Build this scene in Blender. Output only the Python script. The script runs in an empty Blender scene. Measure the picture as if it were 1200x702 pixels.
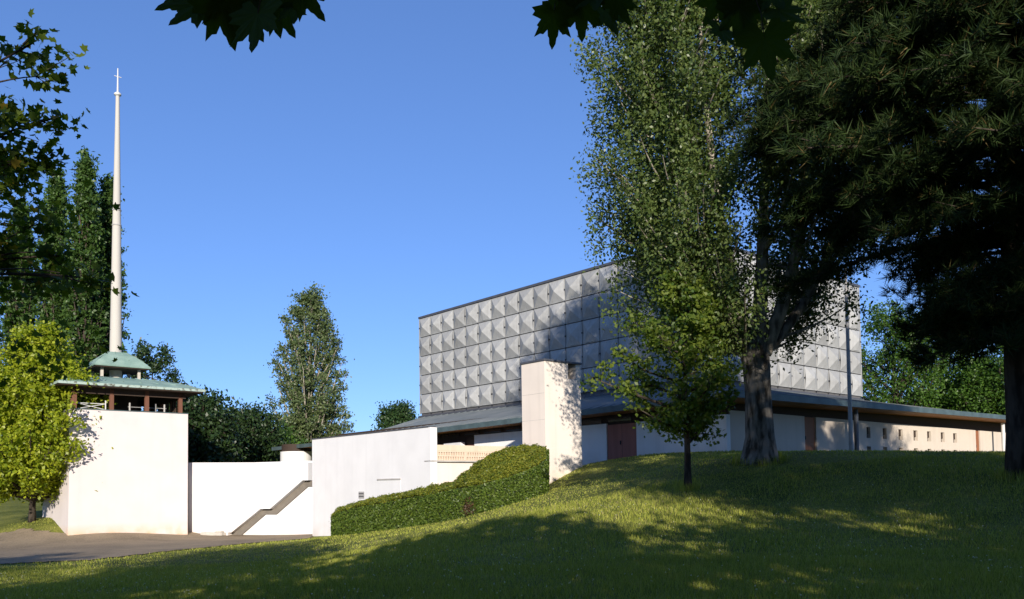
import bpy, math, random
import numpy as np
from mathutils import Matrix, Vector
random.seed(7)
RNG = np.random.default_rng(11)
S = bpy.context.scene
COL = S.collection

# ------------------------------------------------------------------ camera
EYE = 2.4                                   # eye height over the paved yard
F, CX, CY, YAW, PITCH, ROLL = 965.58, 600.0, 524.73, 0.86007, 0.044337, -0.014049
fwd = Vector((0, math.cos(PITCH), math.sin(PITCH)))
_up = Vector((0, -math.sin(PITCH), math.cos(PITCH)))
_rt = Vector((1, 0, 0))
CR = math.cos(ROLL) * _rt + math.sin(ROLL) * _up
CU = -math.sin(ROLL) * _rt + math.cos(ROLL) * _up
cam_d = bpy.data.cameras.new('camera')
cam = bpy.data.objects.new('camera', cam_d)
COL.objects.link(cam)
cam_d.sensor_width = 36.0
cam_d.lens = F / 1200 * 36
cam_d.shift_x = (600 - CX) / 1200
cam_d.shift_y = (CY - 351) / 1200
cam_d.clip_start, cam_d.clip_end = 0.1, 6000
M = Matrix((CR, CU, -fwd)).transposed().to_4x4()
M.translation = (0, 0, EYE)
cam.matrix_world = M
S.camera = cam

# ------------------------------------------------------------------ light
SUN_EL = math.radians(16)
SH = Vector((0.09, -0.996, 0)).normalized()          # horizontal direction towards the sun
SUN = Vector((SH.x * math.cos(SUN_EL), SH.y * math.cos(SUN_EL), math.sin(SUN_EL)))
W = bpy.data.worlds.new('World')
S.world = W
W.use_nodes = True
nt = W.node_tree
nt.nodes.clear()
sky = nt.nodes.new('ShaderNodeTexSky')
sky.sky_type = 'NISHITA'
sky.sun_disc = False
sky.sun_elevation = SUN_EL
sky.sun_rotation = math.atan2(SH.x, SH.y)
sky.air_density, sky.dust_density, sky.ozone_density = 1.0, 0.0, 5.0
sky.altitude = 1500
bg = nt.nodes.new('ShaderNodeBackground')
bg.inputs[1].default_value = 0.134
wo = nt.nodes.new('ShaderNodeOutputWorld')
gm = nt.nodes.new('ShaderNodeGamma')          # clear-air sky, softened towards the horizon over the whole dome
gm.inputs[1].default_value = 0.7
tn = nt.nodes.new('ShaderNodeMix')
tn.data_type, tn.blend_type = 'RGBA', 'MULTIPLY'
tn.inputs[0].default_value = 1.0
tn.inputs[7].default_value = (0.79, 0.95, 1.33, 1)
nt.links.new(sky.outputs[0], gm.inputs[0])
nt.links.new(gm.outputs[0], tn.inputs[6])
nt.links.new(tn.outputs[2], bg.inputs[0])
nt.links.new(bg.outputs[0], wo.inputs[0])
sd = bpy.data.lights.new('sun', 'SUN')
sd.energy, sd.angle, sd.color = 4.6, math.radians(0.53), (1.0, 0.91, 0.79)
sun = bpy.data.objects.new('sun', sd)
COL.objects.link(sun)
sun.rotation_euler = (-SUN).to_track_quat('-Z', 'Y').to_euler()
S.view_settings.view_transform = 'Standard'
S.view_settings.look = 'None'
S.view_settings.exposure = 0.72
S.view_settings.gamma = 1.0


# ------------------------------------------------------------------ helpers
def at(px, py, D):
    """world point seen at photo pixel (px, py) whose distance along +Y is D"""
    r = CR * ((px - CX) / F) - CU * ((py - CY) / F) + fwd
    k = D / r.y
    return Vector((r.x * k, D, EYE + r.z * k))


def colx(px, D, py=520):
    p = at(px, py, D)
    return p.x


class MB:
    def __init__(self):
        self.v, self.f, self.m = [], [], []

    def face(self, pts, m=0):
        n = len(self.v)
        self.v += [tuple(p) for p in pts]
        self.f.append(tuple(range(n, n + len(pts))))
        self.m.append(m)

    def prism(self, poly, z0, z1, m=0, mtop=None):
        """poly: xy list counter-clockwise; z0/z1 number or list per vertex"""
        k = len(poly)
        a = [z0] * k if not hasattr(z0, '__len__') else z0
        b = [z1] * k if not hasattr(z1, '__len__') else z1
        n = len(self.v)
        self.v += [(p[0], p[1], a[i]) for i, p in enumerate(poly)] + [(p[0], p[1], b[i]) for i, p in enumerate(poly)]
        for i in range(k):
            j = (i + 1) % k
            self.f.append((n + i, n + j, n + k + j, n + k + i)); self.m.append(m)
        self.f.append(tuple(n + i for i in reversed(range(k)))); self.m.append(m)
        self.f.append(tuple(n + k + i for i in range(k))); self.m.append(m if mtop is None else mtop)

    def box(self, o, ax, ay, az, m=0):
        """o corner, three edge vectors (right handed)"""
        o, ax, ay, az = map(Vector, (o, ax, ay, az))
        n = len(self.v)
        P = [o, o + ax, o + ax + ay, o + ay]
        self.v += [tuple(p) for p in P] + [tuple(p + az) for p in P]
        for q in ((3, 2, 1, 0), (4, 5, 6, 7), (0, 1, 5, 4), (1, 2, 6, 5), (2, 3, 7, 6), (3, 0, 4, 7)):
            self.f.append(tuple(n + i for i in q)); self.m.append(m)

    def tube(self, pts, rad, sides=8, m=0, cap=True):
        pts = [Vector(p) for p in pts]
        n0 = len(self.v)
        ref = Vector((0.31, 0.17, 0.93))
        for i, p in enumerate(pts):
            t = (pts[min(i + 1, len(pts) - 1)] - pts[max(i - 1, 0)]).normalized()
            u = t.cross(ref)
            if u.length < 1e-3: u = t.cross(Vector((1, 0, 0)))
            u.normalize(); w = t.cross(u)
            for k in range(sides):
                a = 2 * math.pi * k / sides
                self.v.append(tuple(p + (u * math.cos(a) + w * math.sin(a)) * rad[i]))
        for i in range(len(pts) - 1):
            for k in range(sides):
                a = n0 + i * sides + k; b = n0 + i * sides + (k + 1) % sides
                self.f.append((a, a + sides, b + sides, b)); self.m.append(m)
        if cap:
            e = n0 + (len(pts) - 1) * sides
            self.f.append(tuple(e + k for k in reversed(range(sides)))); self.m.append(m)
            self.f.append(tuple(n0 + k for k in range(sides))); self.m.append(m)

    def lathe(self, c, prof, sides=24, m=0):
        c = Vector(c); n0 = len(self.v)
        for r, z in prof:
            for k in range(sides):
                a = 2 * math.pi * k / sides
                self.v.append((c.x + r * math.cos(a), c.y + r * math.sin(a), c.z + z))
        for i in range(len(prof) - 1):
            for k in range(sides):
                a = n0 + i * sides + k; b = n0 + i * sides + (k + 1) % sides
                self.f.append((a, b, b + sides, a + sides)); self.m.append(m)
        self.f.append(tuple(n0 + k for k in reversed(range(sides)))); self.m.append(m)
        e = n0 + (len(prof) - 1) * sides
        self.f.append(tuple(e + k for k in range(sides))); self.m.append(m)

    def build(self, name, mats, parent=None, smooth=False, origin=None, bevel=0):
        if not isinstance(mats, (list, tuple)): mats = [mats]
        off = origin if origin is not None else (wpos(parent) if parent else None)
        vs = self.v if off is None else [(a - off[0], b - off[1], c - off[2]) for a, b, c in self.v]
        me = bpy.data.meshes.new(name)
        me.from_pydata(vs, [], self.f)
        for mt in mats: me.materials.append(mt)
        me.polygons.foreach_set('material_index', self.m)
        if smooth: me.polygons.foreach_set('use_smooth', [True] * len(me.polygons))
        me.update()
        o = bpy.data.objects.new(name, me)
        COL.objects.link(o)
        if parent: o.parent = parent
        elif origin is not None: o.location = origin
        if bevel:
            b = o.modifiers.new('b', 'BEVEL'); b.width = bevel; b.segments = 2; b.limit_method = 'ANGLE'
        return o


def wpos(o):
    p = Vector((0, 0, 0))
    while o: p = p + o.location; o = o.parent
    return p


def thing(name, label, cat, loc, group=None):
    o = bpy.data.objects.new(name, None)
    o.empty_display_size = 0.2
    COL.objects.link(o)
    o.location = loc
    return tag(o, label, cat, group)


def tag(o, label, cat, group=None, kind=None):
    o['label'] = label; o['category'] = cat
    if group: o['group'] = group
    if kind: o['kind'] = kind
    return o


def np_mesh(name, verts, faces_flat, loop_tot, mats, parent=None, smooth=False):
    """fast mesh: verts (N,3) world, faces_flat indices, loop_tot verts per face (constant)"""
    off = np.array(wpos(parent)) if parent else np.zeros(3)
    me = bpy.data.meshes.new(name)
    nf = len(faces_flat) // loop_tot
    me.vertices.add(len(verts)); me.loops.add(len(faces_flat)); me.polygons.add(nf)
    me.vertices.foreach_set('co', np.ascontiguousarray(verts - off, dtype=np.float32).ravel())
    me.loops.foreach_set('vertex_index', np.ascontiguousarray(faces_flat, dtype=np.int32))
    me.polygons.foreach_set('loop_start', np.arange(nf, dtype=np.int32) * loop_tot)
    if smooth: me.polygons.foreach_set('use_smooth', np.ones(nf, dtype=bool))
    for m in (mats if isinstance(mats, (list, tuple)) else [mats]): me.materials.append(m)
    me.update(calc_edges=True)
    o = bpy.data.objects.new(name, me)
    COL.objects.link(o)
    if parent: o.parent = parent
    return o


# ------------------------------------------------------------------ materials
def mat(name, base, rough=0.8, var=0.12, scale=3.0, bump=0.0, bscale=30.0, metal=0.0, spec=0.3, col2=None, thr=None, stretch=None, coords='Object'):
    m = bpy.data.materials.new(name); m.use_nodes = True
    N, L = m.node_tree.nodes, m.node_tree.links
    b = N['Principled BSDF']
    b.inputs['Roughness'].default_value = rough
    b.inputs['Metallic'].default_value = metal
    b.inputs['Specular IOR Level'].default_value = spec
    tc = N.new('ShaderNodeTexCoord'); mp = N.new('ShaderNodeMapping')
    L.new(tc.outputs[coords], mp.inputs[0])
    if stretch: mp.inputs['Scale'].default_value = stretch
    nz = N.new('ShaderNodeTexNoise'); nz.inputs['Scale'].default_value = scale; nz.inputs['Detail'].default_value = 6
    L.new(mp.outputs[0], nz.inputs['Vector'])
    rp = N.new('ShaderNodeValToRGB')
    lo, hi = thr or (0.3, 0.7)
    rp.color_ramp.elements[0].position, rp.color_ramp.elements[1].position = lo, hi
    c2 = col2 or tuple(x * (1 - 2 * var) for x in base)
    rp.color_ramp.elements[0].color = (*c2, 1); rp.color_ramp.elements[1].color = (*base, 1)
    L.new(nz.outputs['Fac'], rp.inputs[0]); L.new(rp.outputs[0], b.inputs['Base Color'])
    if bump:
        n2 = N.new('ShaderNodeTexNoise'); n2.inputs['Scale'].default_value = bscale; n2.inputs['Detail'].default_value = 5
        L.new(mp.outputs[0], n2.inputs['Vector'])
        bp = N.new('ShaderNodeBump'); bp.inputs['Strength'].default_value = bump; bp.inputs['Distance'].default_value = 0.05
        L.new(n2.outputs['Fac'], bp.inputs['Height']); L.new(bp.outputs[0], b.inputs['Normal'])
    return m


def plaster(name, base, stain=(0.5, 0.3, 0.14), zbase=None, amt=0.0, streak=0.10):
    """painted render: faint blotches, rain streaks, and a stain patch along the foot"""
    m = bpy.data.materials.new(name); m.use_nodes = True
    N, L = m.node_tree.nodes, m.node_tree.links
    b = N['Principled BSDF']; b.inputs['Roughness'].default_value = 0.9; b.inputs['Specular IOR Level'].default_value = 0.15
    g = N.new('ShaderNodeNewGeometry')
    def noise(sc, vec=(1, 1, 1), det=6):
        mp = N.new('ShaderNodeMapping'); mp.inputs['Scale'].default_value = vec
        L.new(g.outputs['Position'], mp.inputs[0])
        n = N.new('ShaderNodeTexNoise'); n.inputs['Scale'].default_value = sc; n.inputs['Detail'].default_value = det
        L.new(mp.outputs[0], n.inputs['Vector']); return n.outputs['Fac']
    def mix(fac, a, c):
        x = N.new('ShaderNodeMix'); x.data_type = 'RGBA'
        if hasattr(fac, 'links'): L.new(fac, x.inputs[0])
        else: x.inputs[0].default_value = fac
        for s, q in ((6, a), (7, c)):
            if hasattr(q, 'links'): L.new(q, x.inputs[s])
            else: x.inputs[s].default_value = (*q, 1)
        return x.outputs[2]
    def rng(v, a, c, lo=0.0, hi=1.0):
        r = N.new('ShaderNodeMapRange'); L.new(v, r.inputs[0])
        for i, q in enumerate((a, c, lo, hi)): r.inputs[i + 1].default_value = q
        return r.outputs[0]
    c = mix(rng(noise(0.9), 0.35, 0.7), base, tuple(x * 0.93 for x in base))
    c = mix(rng(noise(2.2, (1, 1, 0.05)), 0.52, 0.75, 0, streak * 4), c, tuple(x * 0.72 for x in base))
    if zbase is not None:
        sp = N.new('ShaderNodeSeparateXYZ'); L.new(g.outputs['Position'], sp.inputs[0])
        h = rng(sp.outputs['Z'], zbase, zbase + 0.9, 1, 0)
        mm = N.new('ShaderNodeMath'); mm.operation = 'MULTIPLY'
        L.new(h, mm.inputs[0]); L.new(rng(noise(1.3), 0.30, 0.55, 0, amt), mm.inputs[1])
        c = mix(mm.outputs[0], c, stain)
    L.new(c, b.inputs['Base Color'])
    bp = N.new('ShaderNodeBump'); bp.inputs['Strength'].default_value = 0.12; bp.inputs['Distance'].default_value = 0.02
    L.new(noise(40), bp.inputs['Height']); L.new(bp.outputs[0], b.inputs['Normal'])
    return m


def leafmat(name, c1, c2, trans=0.35, rough=0.45, spec=0.35, yellow=None, yfrac=0.0):
    """leaf: colour varies leaf by leaf, some light passes through"""
    m = bpy.data.materials.new(name); m.use_nodes = True
    N, L = m.node_tree.nodes, m.node_tree.links
    b = N['Principled BSDF']; out = N['Material Output']
    b.inputs['Roughness'].default_value = rough; b.inputs['Specular IOR Level'].default_value = spec
    g = N.new('ShaderNodeNewGeometry')
    rp = N.new('ShaderNodeValToRGB'); e = rp.color_ramp.elements
    e[0].color = (*c1, 1); e[1].color = (*c2, 1)
    if yellow:
        e[1].position = 1 - yfrac - 0.02
        x = e.new(1 - yfrac); x.color = (*yellow, 1)
    L.new(g.outputs['Random Per Island'], rp.inputs[0]); L.new(rp.outputs[0], b.inputs['Base Color'])
    t = N.new('ShaderNodeBsdfTranslucent')
    mx = N.new('ShaderNodeMix'); mx.data_type = 'RGBA'; mx.blend_type = 'MULTIPLY'; mx.inputs[0].default_value = 1
    L.new(rp.outputs[0], mx.inputs[6]); mx.inputs[7].default_value = (1.5, 1.6, 0.5, 1)
    L.new(mx.outputs[2], t.inputs[0])
    sh = N.new('ShaderNodeMixShader'); sh.inputs[0].default_value = trans
    L.new(b.outputs[0], sh.inputs[1]); L.new(t.outputs[0], sh.inputs[2]); L.new(sh.outputs[0], out.inputs[0])
    return m


def ground_mat(name, cols, scale):
    m = bpy.data.materials.new(name); m.use_nodes = True
    N, L = m.node_tree.nodes, m.node_tree.links
    b = N['Principled BSDF']; b.inputs['Roughness'].default_value = 0.95; b.inputs['Specular IOR Level'].default_value = 0.1
    g = N.new('ShaderNodeNewGeometry')
    n1 = N.new('ShaderNodeTexNoise'); n1.inputs['Scale'].default_value = scale; n1.inputs['Detail'].default_value = 9; n1.inputs['Roughness'].default_value = 0.7
    n2 = N.new('ShaderNodeTexNoise'); n2.inputs['Scale'].default_value = scale * 45; n2.inputs['Detail'].default_value = 3
    L.new(g.outputs['Position'], n1.inputs['Vector']); L.new(g.outputs['Position'], n2.inputs['Vector'])
    ad = N.new('ShaderNodeMix'); ad.data_type = 'FLOAT'; ad.inputs[0].default_value = 0.45
    L.new(n1.outputs['Fac'], ad.inputs[2]); L.new(n2.outputs['Fac'], ad.inputs[3])
    rp = N.new('ShaderNodeValToRGB'); e = rp.color_ramp.elements
    e[0].position, e[1].position = 0.36, 0.64
    e[0].color = (*cols[0], 1); e[1].color = (*cols[2], 1)
    x = e.new(0.5); x.color = (*cols[1], 1)
    L.new(ad.outputs[0], rp.inputs[0]); L.new(rp.outputs[0], b.inputs['Base Color'])
    bp = N.new('ShaderNodeBump'); bp.inputs['Strength'].default_value = 0.5; bp.inputs['Distance'].default_value = 0.03
    L.new(n2.outputs['Fac'], bp.inputs['Height']); L.new(bp.outputs[0], b.inputs['Normal'])
    return m


def bark(name, c1, c2, scale=6, st=(1, 1, 0.25), bump=0.9):
    return mat(name, c1, 0.95, col2=c2, scale=scale, bump=bump, bscale=scale * 2.5, stretch=st, thr=(0.38, 0.6), spec=0.1)


MT = dict(
    white=plaster('white_render', (0.66, 0.655, 0.655), zbase=-0.3, amt=0.25, streak=0.05),
    tower=plaster('tower_render', (0.58, 0.525, 0.51), stain=(0.55, 0.33, 0.13), zbase=-0.3, amt=0.9, streak=0.035),
    chimney=plaster('chimney_render', (0.64, 0.575, 0.51), zbase=2.3, amt=0.5, streak=0.12),
    cream=plaster('cream_render', (0.62, 0.50, 0.39), streak=0.12),
    blush=plaster('blush_render', (0.68, 0.61, 0.56), streak=0.10, stain=(0.6, 0.4, 0.2), zbase=-0.3, amt=0.3),
    wall=plaster('wall_render', (0.52, 0.455, 0.385), zbase=3.3, amt=0.3),
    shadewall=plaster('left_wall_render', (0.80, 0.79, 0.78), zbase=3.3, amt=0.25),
    panel=mat('panel_metal', (0.32, 0.325, 0.32), 0.55, var=0.09, scale=2.2, bump=0.05, bscale=9, metal=0.0, spec=0.3),
    backing=mat('backing_metal', (0.10, 0.10, 0.105), 0.8),
    coping=mat('coping_metal', (0.09, 0.095, 0.11), 0.5, metal=0.3),
    clip=mat('clip_metal', (0.05, 0.05, 0.055), 0.6),
    roof=mat('roof_metal', (0.20, 0.215, 0.22), 0.55, var=0.2, scale=0.9, metal=0.2, col2=(0.13, 0.155, 0.16), stretch=(1, 1, 1)),
    fascia=mat('fascia_metal', (0.09, 0.13, 0.135), 0.5, var=0.2, scale=1.5, metal=0.2),
    copper=mat('green_copper', (0.25, 0.35, 0.295), 0.7, scale=1.6, col2=(0.15, 0.24, 0.205), bump=0.1, bscale=8),
    copperedge=mat('copper_edge', (0.33, 0.42, 0.38), 0.7, scale=5, col2=(0.10, 0.10, 0.08), thr=(0.35, 0.5)),
    darkwood=mat('dark_timber', (0.045, 0.03, 0.022), 0.8, stretch=(1, 1, 8)),
    soffit=mat('soffit_timber', (0.46, 0.20, 0.075), 0.65, scale=2.0, col2=(0.32, 0.125, 0.05), stretch=(1, 1, 1)),
    post=mat('post_timber', (0.15, 0.065, 0.04), 0.7, scale=4, stretch=(1, 1, 0.15)),
    door=mat('door_timber', (0.36, 0.135, 0.10), 0.6, scale=3, col2=(0.27, 0.10, 0.075), stretch=(1, 1, 0.1)),
    door2=mat('brown_door', (0.26, 0.10, 0.045), 0.6, scale=3, stretch=(1, 1, 0.1)),
    glass=mat('dark_glass', (0.03, 0.032, 0.035), 0.12, spec=0.6),
    spire=mat('spire_concrete', (0.43, 0.41, 0.37), 0.8, var=0.05, scale=1.0, bump=0.08, stretch=(1, 1, 0.15)),
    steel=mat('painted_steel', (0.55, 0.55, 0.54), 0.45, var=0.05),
    shaded_steel=mat('steel_shade_tone', (0.10, 0.11, 0.13), 0.5),
    greysteel=mat('grey_shade_tone', (0.36, 0.35, 0.34), 0.6),
    asphalt=ground_mat('asphalt', ((0.16, 0.128, 0.088), (0.26, 0.205, 0.14), (0.34, 0.265, 0.175)), 0.35),
    lawn=ground_mat('lawn_soil', ((0.04, 0.054, 0.012), (0.13, 0.145, 0.03), (0.27, 0.255, 0.065)), 0.35),
    stone=mat('pale_stone', (0.5, 0.46, 0.4), 0.9, scale=6, bump=0.3),
    taupe=mat('taupe_shade', (0.17, 0.15, 0.125), 0.9, scale=3, bump=0.1),  # tone of the shade strip painted along the stair wall
    concrete=mat('raw_concrete', (0.42, 0.40, 0.37), 0.9, scale=3, bump=0.1),
    sign_red=mat('sign_red', (0.45, 0.06, 0.03), 0.5, var=0.02),
    bark_grey=bark('grey_bark', (0.22, 0.20, 0.175), (0.04, 0.036, 0.03)),
    bark_pale=bark('pale_bark', (0.34, 0.31, 0.25), (0.11, 0.095, 0.075), st=(1, 1, 0.3), bump=0.4),
    bark_dark=bark('dark_bark', (0.075, 0.06, 0.048), (0.025, 0.02, 0.016)),
)

# ------------------------------------------------------------------ the lie of the land
ctrl = [(600, 702, 11), (300, 702, 12.5), (0, 702, 15), (900, 702, 9.8), (1200, 702, 9),
        (0, 661, 27.2), (100, 658, 29), (200, 646, 34.5), (365, 630.5, 42.5), (300, 662, 25), (450, 650, 22),
        (560, 603, 33), (480, 617, 36), (391, 627.5, 40), (600, 640, 18), (750, 640, 17), (900, 640, 16), (1200, 640, 15),
        (700, 600, 22), (850, 600, 22), (1000, 600, 20.5), (1200, 600, 18.3), (640, 577, 34), (650, 572, 36.5), (805, 569, 25),
        (680, 548, 37.5), (750, 555, 31), (900, 560, 25), (1000, 560, 24), (1195, 556, 21),
        (720, 539, 40), (690, 543, 39), (850, 529, 38), (892, 532, 28), (950, 531.5, 33), (1000, 532, 36), (1100, 533, 36), (1190, 532, 36),
        (0, 628, 45), (80, 629, 43.6), (220, 629, 47.6), (366, 629, 44.5), (225, 629, 46.5), (60, 604, 46.3), (0, 606, 52), (20, 582, 75)]
pts, zs = [], []
for a, b, D in ctrl:
    p = at(a, b, D); pts.append((p.x, p.y)); zs.append(p.z)
for x, y, z in [(0, 0, .8), (0, -15, .9), (15, -5, 1.3), (-15, -5, .3), (15, -25, 1.2), (-25, -25, 0), (14, 8, 1.15), (-8, 8, .6), (-20, 10, .2), (-30, 25, 0), (35, 15, 2.2), (40, 35, 3.4),
                (10, 60, 3.7), (30, 60, 3.7), (60, 75, 3.7), (0, 80, 3.2), (-15, 60, 1.5), (-30, 90, 1.8), (-60, 60, 1.0), (-60, 90, 1.5), (60, 40, 3.7), (60, 0, 2.5), (30, 110, 3.5), (-30, 120, 2), (-70, 20, 0), (-70, -30, 0),
                (-14, 42, -.25), (-19, 36, -.2), (-9.2, 41, -.2)]:
    pts.append((x, y)); zs.append(z)
pts = np.array(pts); zs = np.array(zs)


def _u(r2): return 0.5 * r2 * np.log(r2 + 1e-9)


_n = len(pts)
_K = _u(((pts[:, None] - pts[None]) ** 2).sum(-1)) + np.eye(_n) * 4.0
_P = np.c_[np.ones(_n), pts]
_A = np.block([[_K, _P], [_P.T, np.zeros((3, 3))]])
_sol = np.linalg.solve(_A, np.r_[zs, 0, 0, 0])


def ground(x, y):
    x = np.clip(np.asarray(x, float), -70, 60); y = np.clip(np.asarray(y, float), -30, 118)
    sh = x.shape; q = np.c_[x.ravel(), y.ravel()]
    out = np.empty(len(q))
    for i in range(0, len(q), 20000):
        s = q[i:i + 20000]
        out[i:i + 20000] = _u(((s[:, None] - pts[None]) ** 2).sum(-1)) @ _sol[:_n] + _sol[_n] + s @ _sol[_n + 1:]
    return out.reshape(sh)


def gz(x, y): return float(ground(np.array([x]), np.array([y]))[0])


near_x = np.arange(-60, 61, 0.75); near_y = np.arange(-30, 121, 0.75)
gx = np.r_[-2500, -1200, -600, -300, -150, -90, near_x, 90, 150, 300, 600, 1200, 2500]
gy = np.r_[-2500, -1000, -400, -150, -70, near_y, 160, 250, 500, 1000, 2500]
X, Y = np.meshgrid(gx, gy)
Z = ground(X, Y)
nx, ny = len(gx), len(gy)
idx = np.arange(nx * ny).reshape(ny, nx)
q = np.stack([idx[:-1, :-1], idx[:-1, 1:], idx[1:, 1:], idx[1:, :-1]], -1).reshape(-1)
lawn = np_mesh('lawn', np.c_[X.ravel(), Y.ravel(), Z.ravel()], q, 4, MT['lawn'], smooth=True)
lawn['kind'] = 'structure'

# paved yard in front of the tower: cells of a fine sheet 2 cm over the ground
road_poly = [tuple(at(a, b, D).xy) for a, b, D in [(-260, 676, 24), (0, 661, 27.2), (100, 657, 29.2), (200, 646, 34.5), (290, 637, 39), (365, 630.5, 42.8)]] + \
            [tuple(at(372, 629, 46.5).xy), tuple(at(222, 629, 50).xy), tuple(at(80, 628, 44.0).xy), tuple(at(0, 628, 45).xy), tuple(at(-260, 629, 46).xy)]


def inside(poly, x, y):
    c = np.zeros(x.shape, bool)
    for i in range(len(poly)):
        x1, y1 = poly[i]; x2, y2 = poly[i - 1]
        c ^= ((y1 > y) != (y2 > y)) & (x < (x2 - x1) * (y - y1) / (y2 - y1 + 1e-12) + x1)
    return c


rx, ry = np.arange(-52, -6, 0.25), np.arange(20, 52, 0.25)
RX, RY = np.meshgrid(rx, ry)
wob = 0.15 * np.sin(RX * 1.7) + 0.1 * np.sin(RX * 4.1 + 1)
cell = inside(road_poly, RX[:-1, :-1] + .125, RY[:-1, :-1] + .125 + wob[:-1, :-1])
ridx = np.arange(RX.size).reshape(RX.shape)
rq = np.stack([ridx[:-1, :-1], ridx[:-1, 1:], ridx[1:, 1:], ridx[1:, :-1]], -1)[cell].reshape(-1)
used = np.unique(rq); remap = np.full(RX.size, -1); remap[used] = np.arange(len(used))
V = np.c_[RX.ravel(), RY.ravel(), ground(RX, RY).ravel() + 0.03][used]
road = np_mesh('road', V, remap[rq], 4, MT['asphalt'], smooth=True)
road['kind'] = 'structure'

# ------------------------------------------------------------------ church
SC = 44.6
w = 0.0336132 * SC; h = 0.0339275 * SC
C = Vector((0.233406 * SC, SC, EYE + 0.1269525 * SC))
d1 = Vector((-math.cos(YAW), math.sin(YAW), 0)); d2 = Vector((math.sin(YAW), math.cos(YAW), 0))
n1, n2 = -d2, -d1
UP = Vector((0, 0, 1))
church = thing('church', 'large modern church with grey pyramid panelled block above low white walls', 'church', (C.x, C.y, 3.7))
L1, L2, H5 = 18 * w, 12 * w, 5 * h
ctr = C - n1 * 0 - n2 * 0


def cpt(a, b, z=0.0):
    """point: a metres along d1, b metres along d2 from the block's near corner"""
    p = C + d1 * a + d2 * b
    return Vector((p.x, p.y, z))


mb = MB()
rin = 0.06
mb.box(cpt(rin, rin, C.z - 0.55), d2 * (L2 - 2 * rin), d1 * (L1 - 2 * rin), UP * (H5 + 0.5))
mb.build('block', MT['backing'], church)
mb = MB()
cp = 0.09
for o, a, b in ((cpt(-cp, -cp, C.z + H5 + .01), d2 * (L2 + 2 * cp), d1 * .4), (cpt(.4 - cp + .0, -cp, C.z + H5 + .01), d2 * .4, d1 * (L1 - .4 + 2 * cp))):
    mb.box(o, a, b, UP * .16)
mb.box(cpt(.3, .3, C.z + H5 - .02), d2 * (L2 - .4), d1 * (L1 - .4), UP * .1)
mb.build('coping', MT['coping'], church)


def panel_mesh(kind):
    """one folded sheet-metal pyramid panel, x along the wall, -y outwards"""
    g = 0.03; b = 0.08; dep = 0.30; t = 0.035
    m = MB()
    o = [(g, -t, g), (w - g, -t, g), (w - g, -t, h - g), (g, -t, h - g)]
    i = [(b, -t - .01, b), (w - b, -t - .01, b), (w - b, -t - .01, h - b), (b, -t - .01, h - b)]
    k = [(g, .06, g), (w - g, .06, g), (w - g, .06, h - g), (g, .06, h - g)]
    a = (w / 2, -t - dep, h / 2)
    for q in range(4):
        r = (q + 1) % 4
        m.face([k[q], k[r], o[r], o[q]]); m.face([o[q], o[r], i[r], i[q]])
    if kind == 0:
        for q in range(4): m.face([i[q], i[(q + 1) % 4], a])
    else:
        e = 0.05 if kind == 1 else -0.02
        lr = (-t - .01 - e)
        ml = (b, lr, h / 2); mr = (w - b, lr, h / 2)
        mt_ = (w / 2, -t - .01 - (0.05 if kind == 2 else 0), h - b); mbm = (w / 2, -t - .01 - (0.05 if kind == 2 else 0), b)
        ring = [i[0], mbm, i[1], mr, i[2], mt_, i[3], ml]
        for q in range(8): m.face([ring[q], ring[(q + 1) % 8], a])
    me = bpy.data.meshes.new('facade_panel')
    me.from_pydata(m.v, [], m.f); me.materials.append(MT['panel']); me.update()
    return me


_m = MT['panel']; _N, _L = _m.node_tree.nodes, _m.node_tree.links
_b = _N['Principled BSDF']; _src = _b.inputs['Base Color'].links[0].from_socket
_oi = _N.new('ShaderNodeObjectInfo'); _mr = _N.new('ShaderNodeMapRange'); _mr.inputs[3].default_value = .86; _mr.inputs[4].default_value = 1.12
_hs = _N.new('ShaderNodeHueSaturation'); _L.new(_oi.outputs['Random'], _mr.inputs[0]); _L.new(_mr.outputs[0], _hs.inputs['Value'])
_g = _N.new('ShaderNodeNewGeometry'); _mp = _N.new('ShaderNodeMapping'); _mp.inputs['Scale'].default_value = (4, 4, .35); _L.new(_g.outputs['Position'], _mp.inputs[0])
_nz = _N.new('ShaderNodeTexNoise'); _nz.inputs['Scale'].default_value = 1.6; _nz.inputs['Detail'].default_value = 5; _L.new(_mp.outputs[0], _nz.inputs['Vector'])
_r2 = _N.new('ShaderNodeMapRange'); _r2.inputs[1].default_value = .5; _r2.inputs[2].default_value = .75; _r2.inputs[3].default_value = 0; _r2.inputs[4].default_value = .45; _L.new(_nz.outputs['Fac'], _r2.inputs[0])
_mx = _N.new('ShaderNodeMix'); _mx.data_type = 'RGBA'; _L.new(_r2.outputs[0], _mx.inputs[0]); _L.new(_src, _mx.inputs[6]); _mx.inputs[7].default_value = (.19, .185, .18, 1)
_L.new(_mx.outputs[2], _hs.inputs['Color']); _L.new(_hs.outputs[0], _b.inputs['Base Color'])
PM = [panel_mesh(k) for k in range(3)]
base0 = Vector(church.location)
for facade, n, org, dx in ((0, 18, cpt(L1, 0, C.z), n2), (1, 12, cpt(0, 0, C.z), d2)):
    rz = math.atan2(dx.y, dx.x)
    for i in range(n):
        for j in range(5):
            k = (0, 1)[(i + j) % 2] if random.random() < .85 else 2
            o = bpy.data.objects.new('facade_panel', PM[k])
            COL.objects.link(o); o.parent = church
            o.location = org + dx * (i * w) + UP * (j * h) - base0
            o.rotation_euler = (random.uniform(-.006, .006), random.uniform(-.004, .004), rz)
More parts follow.
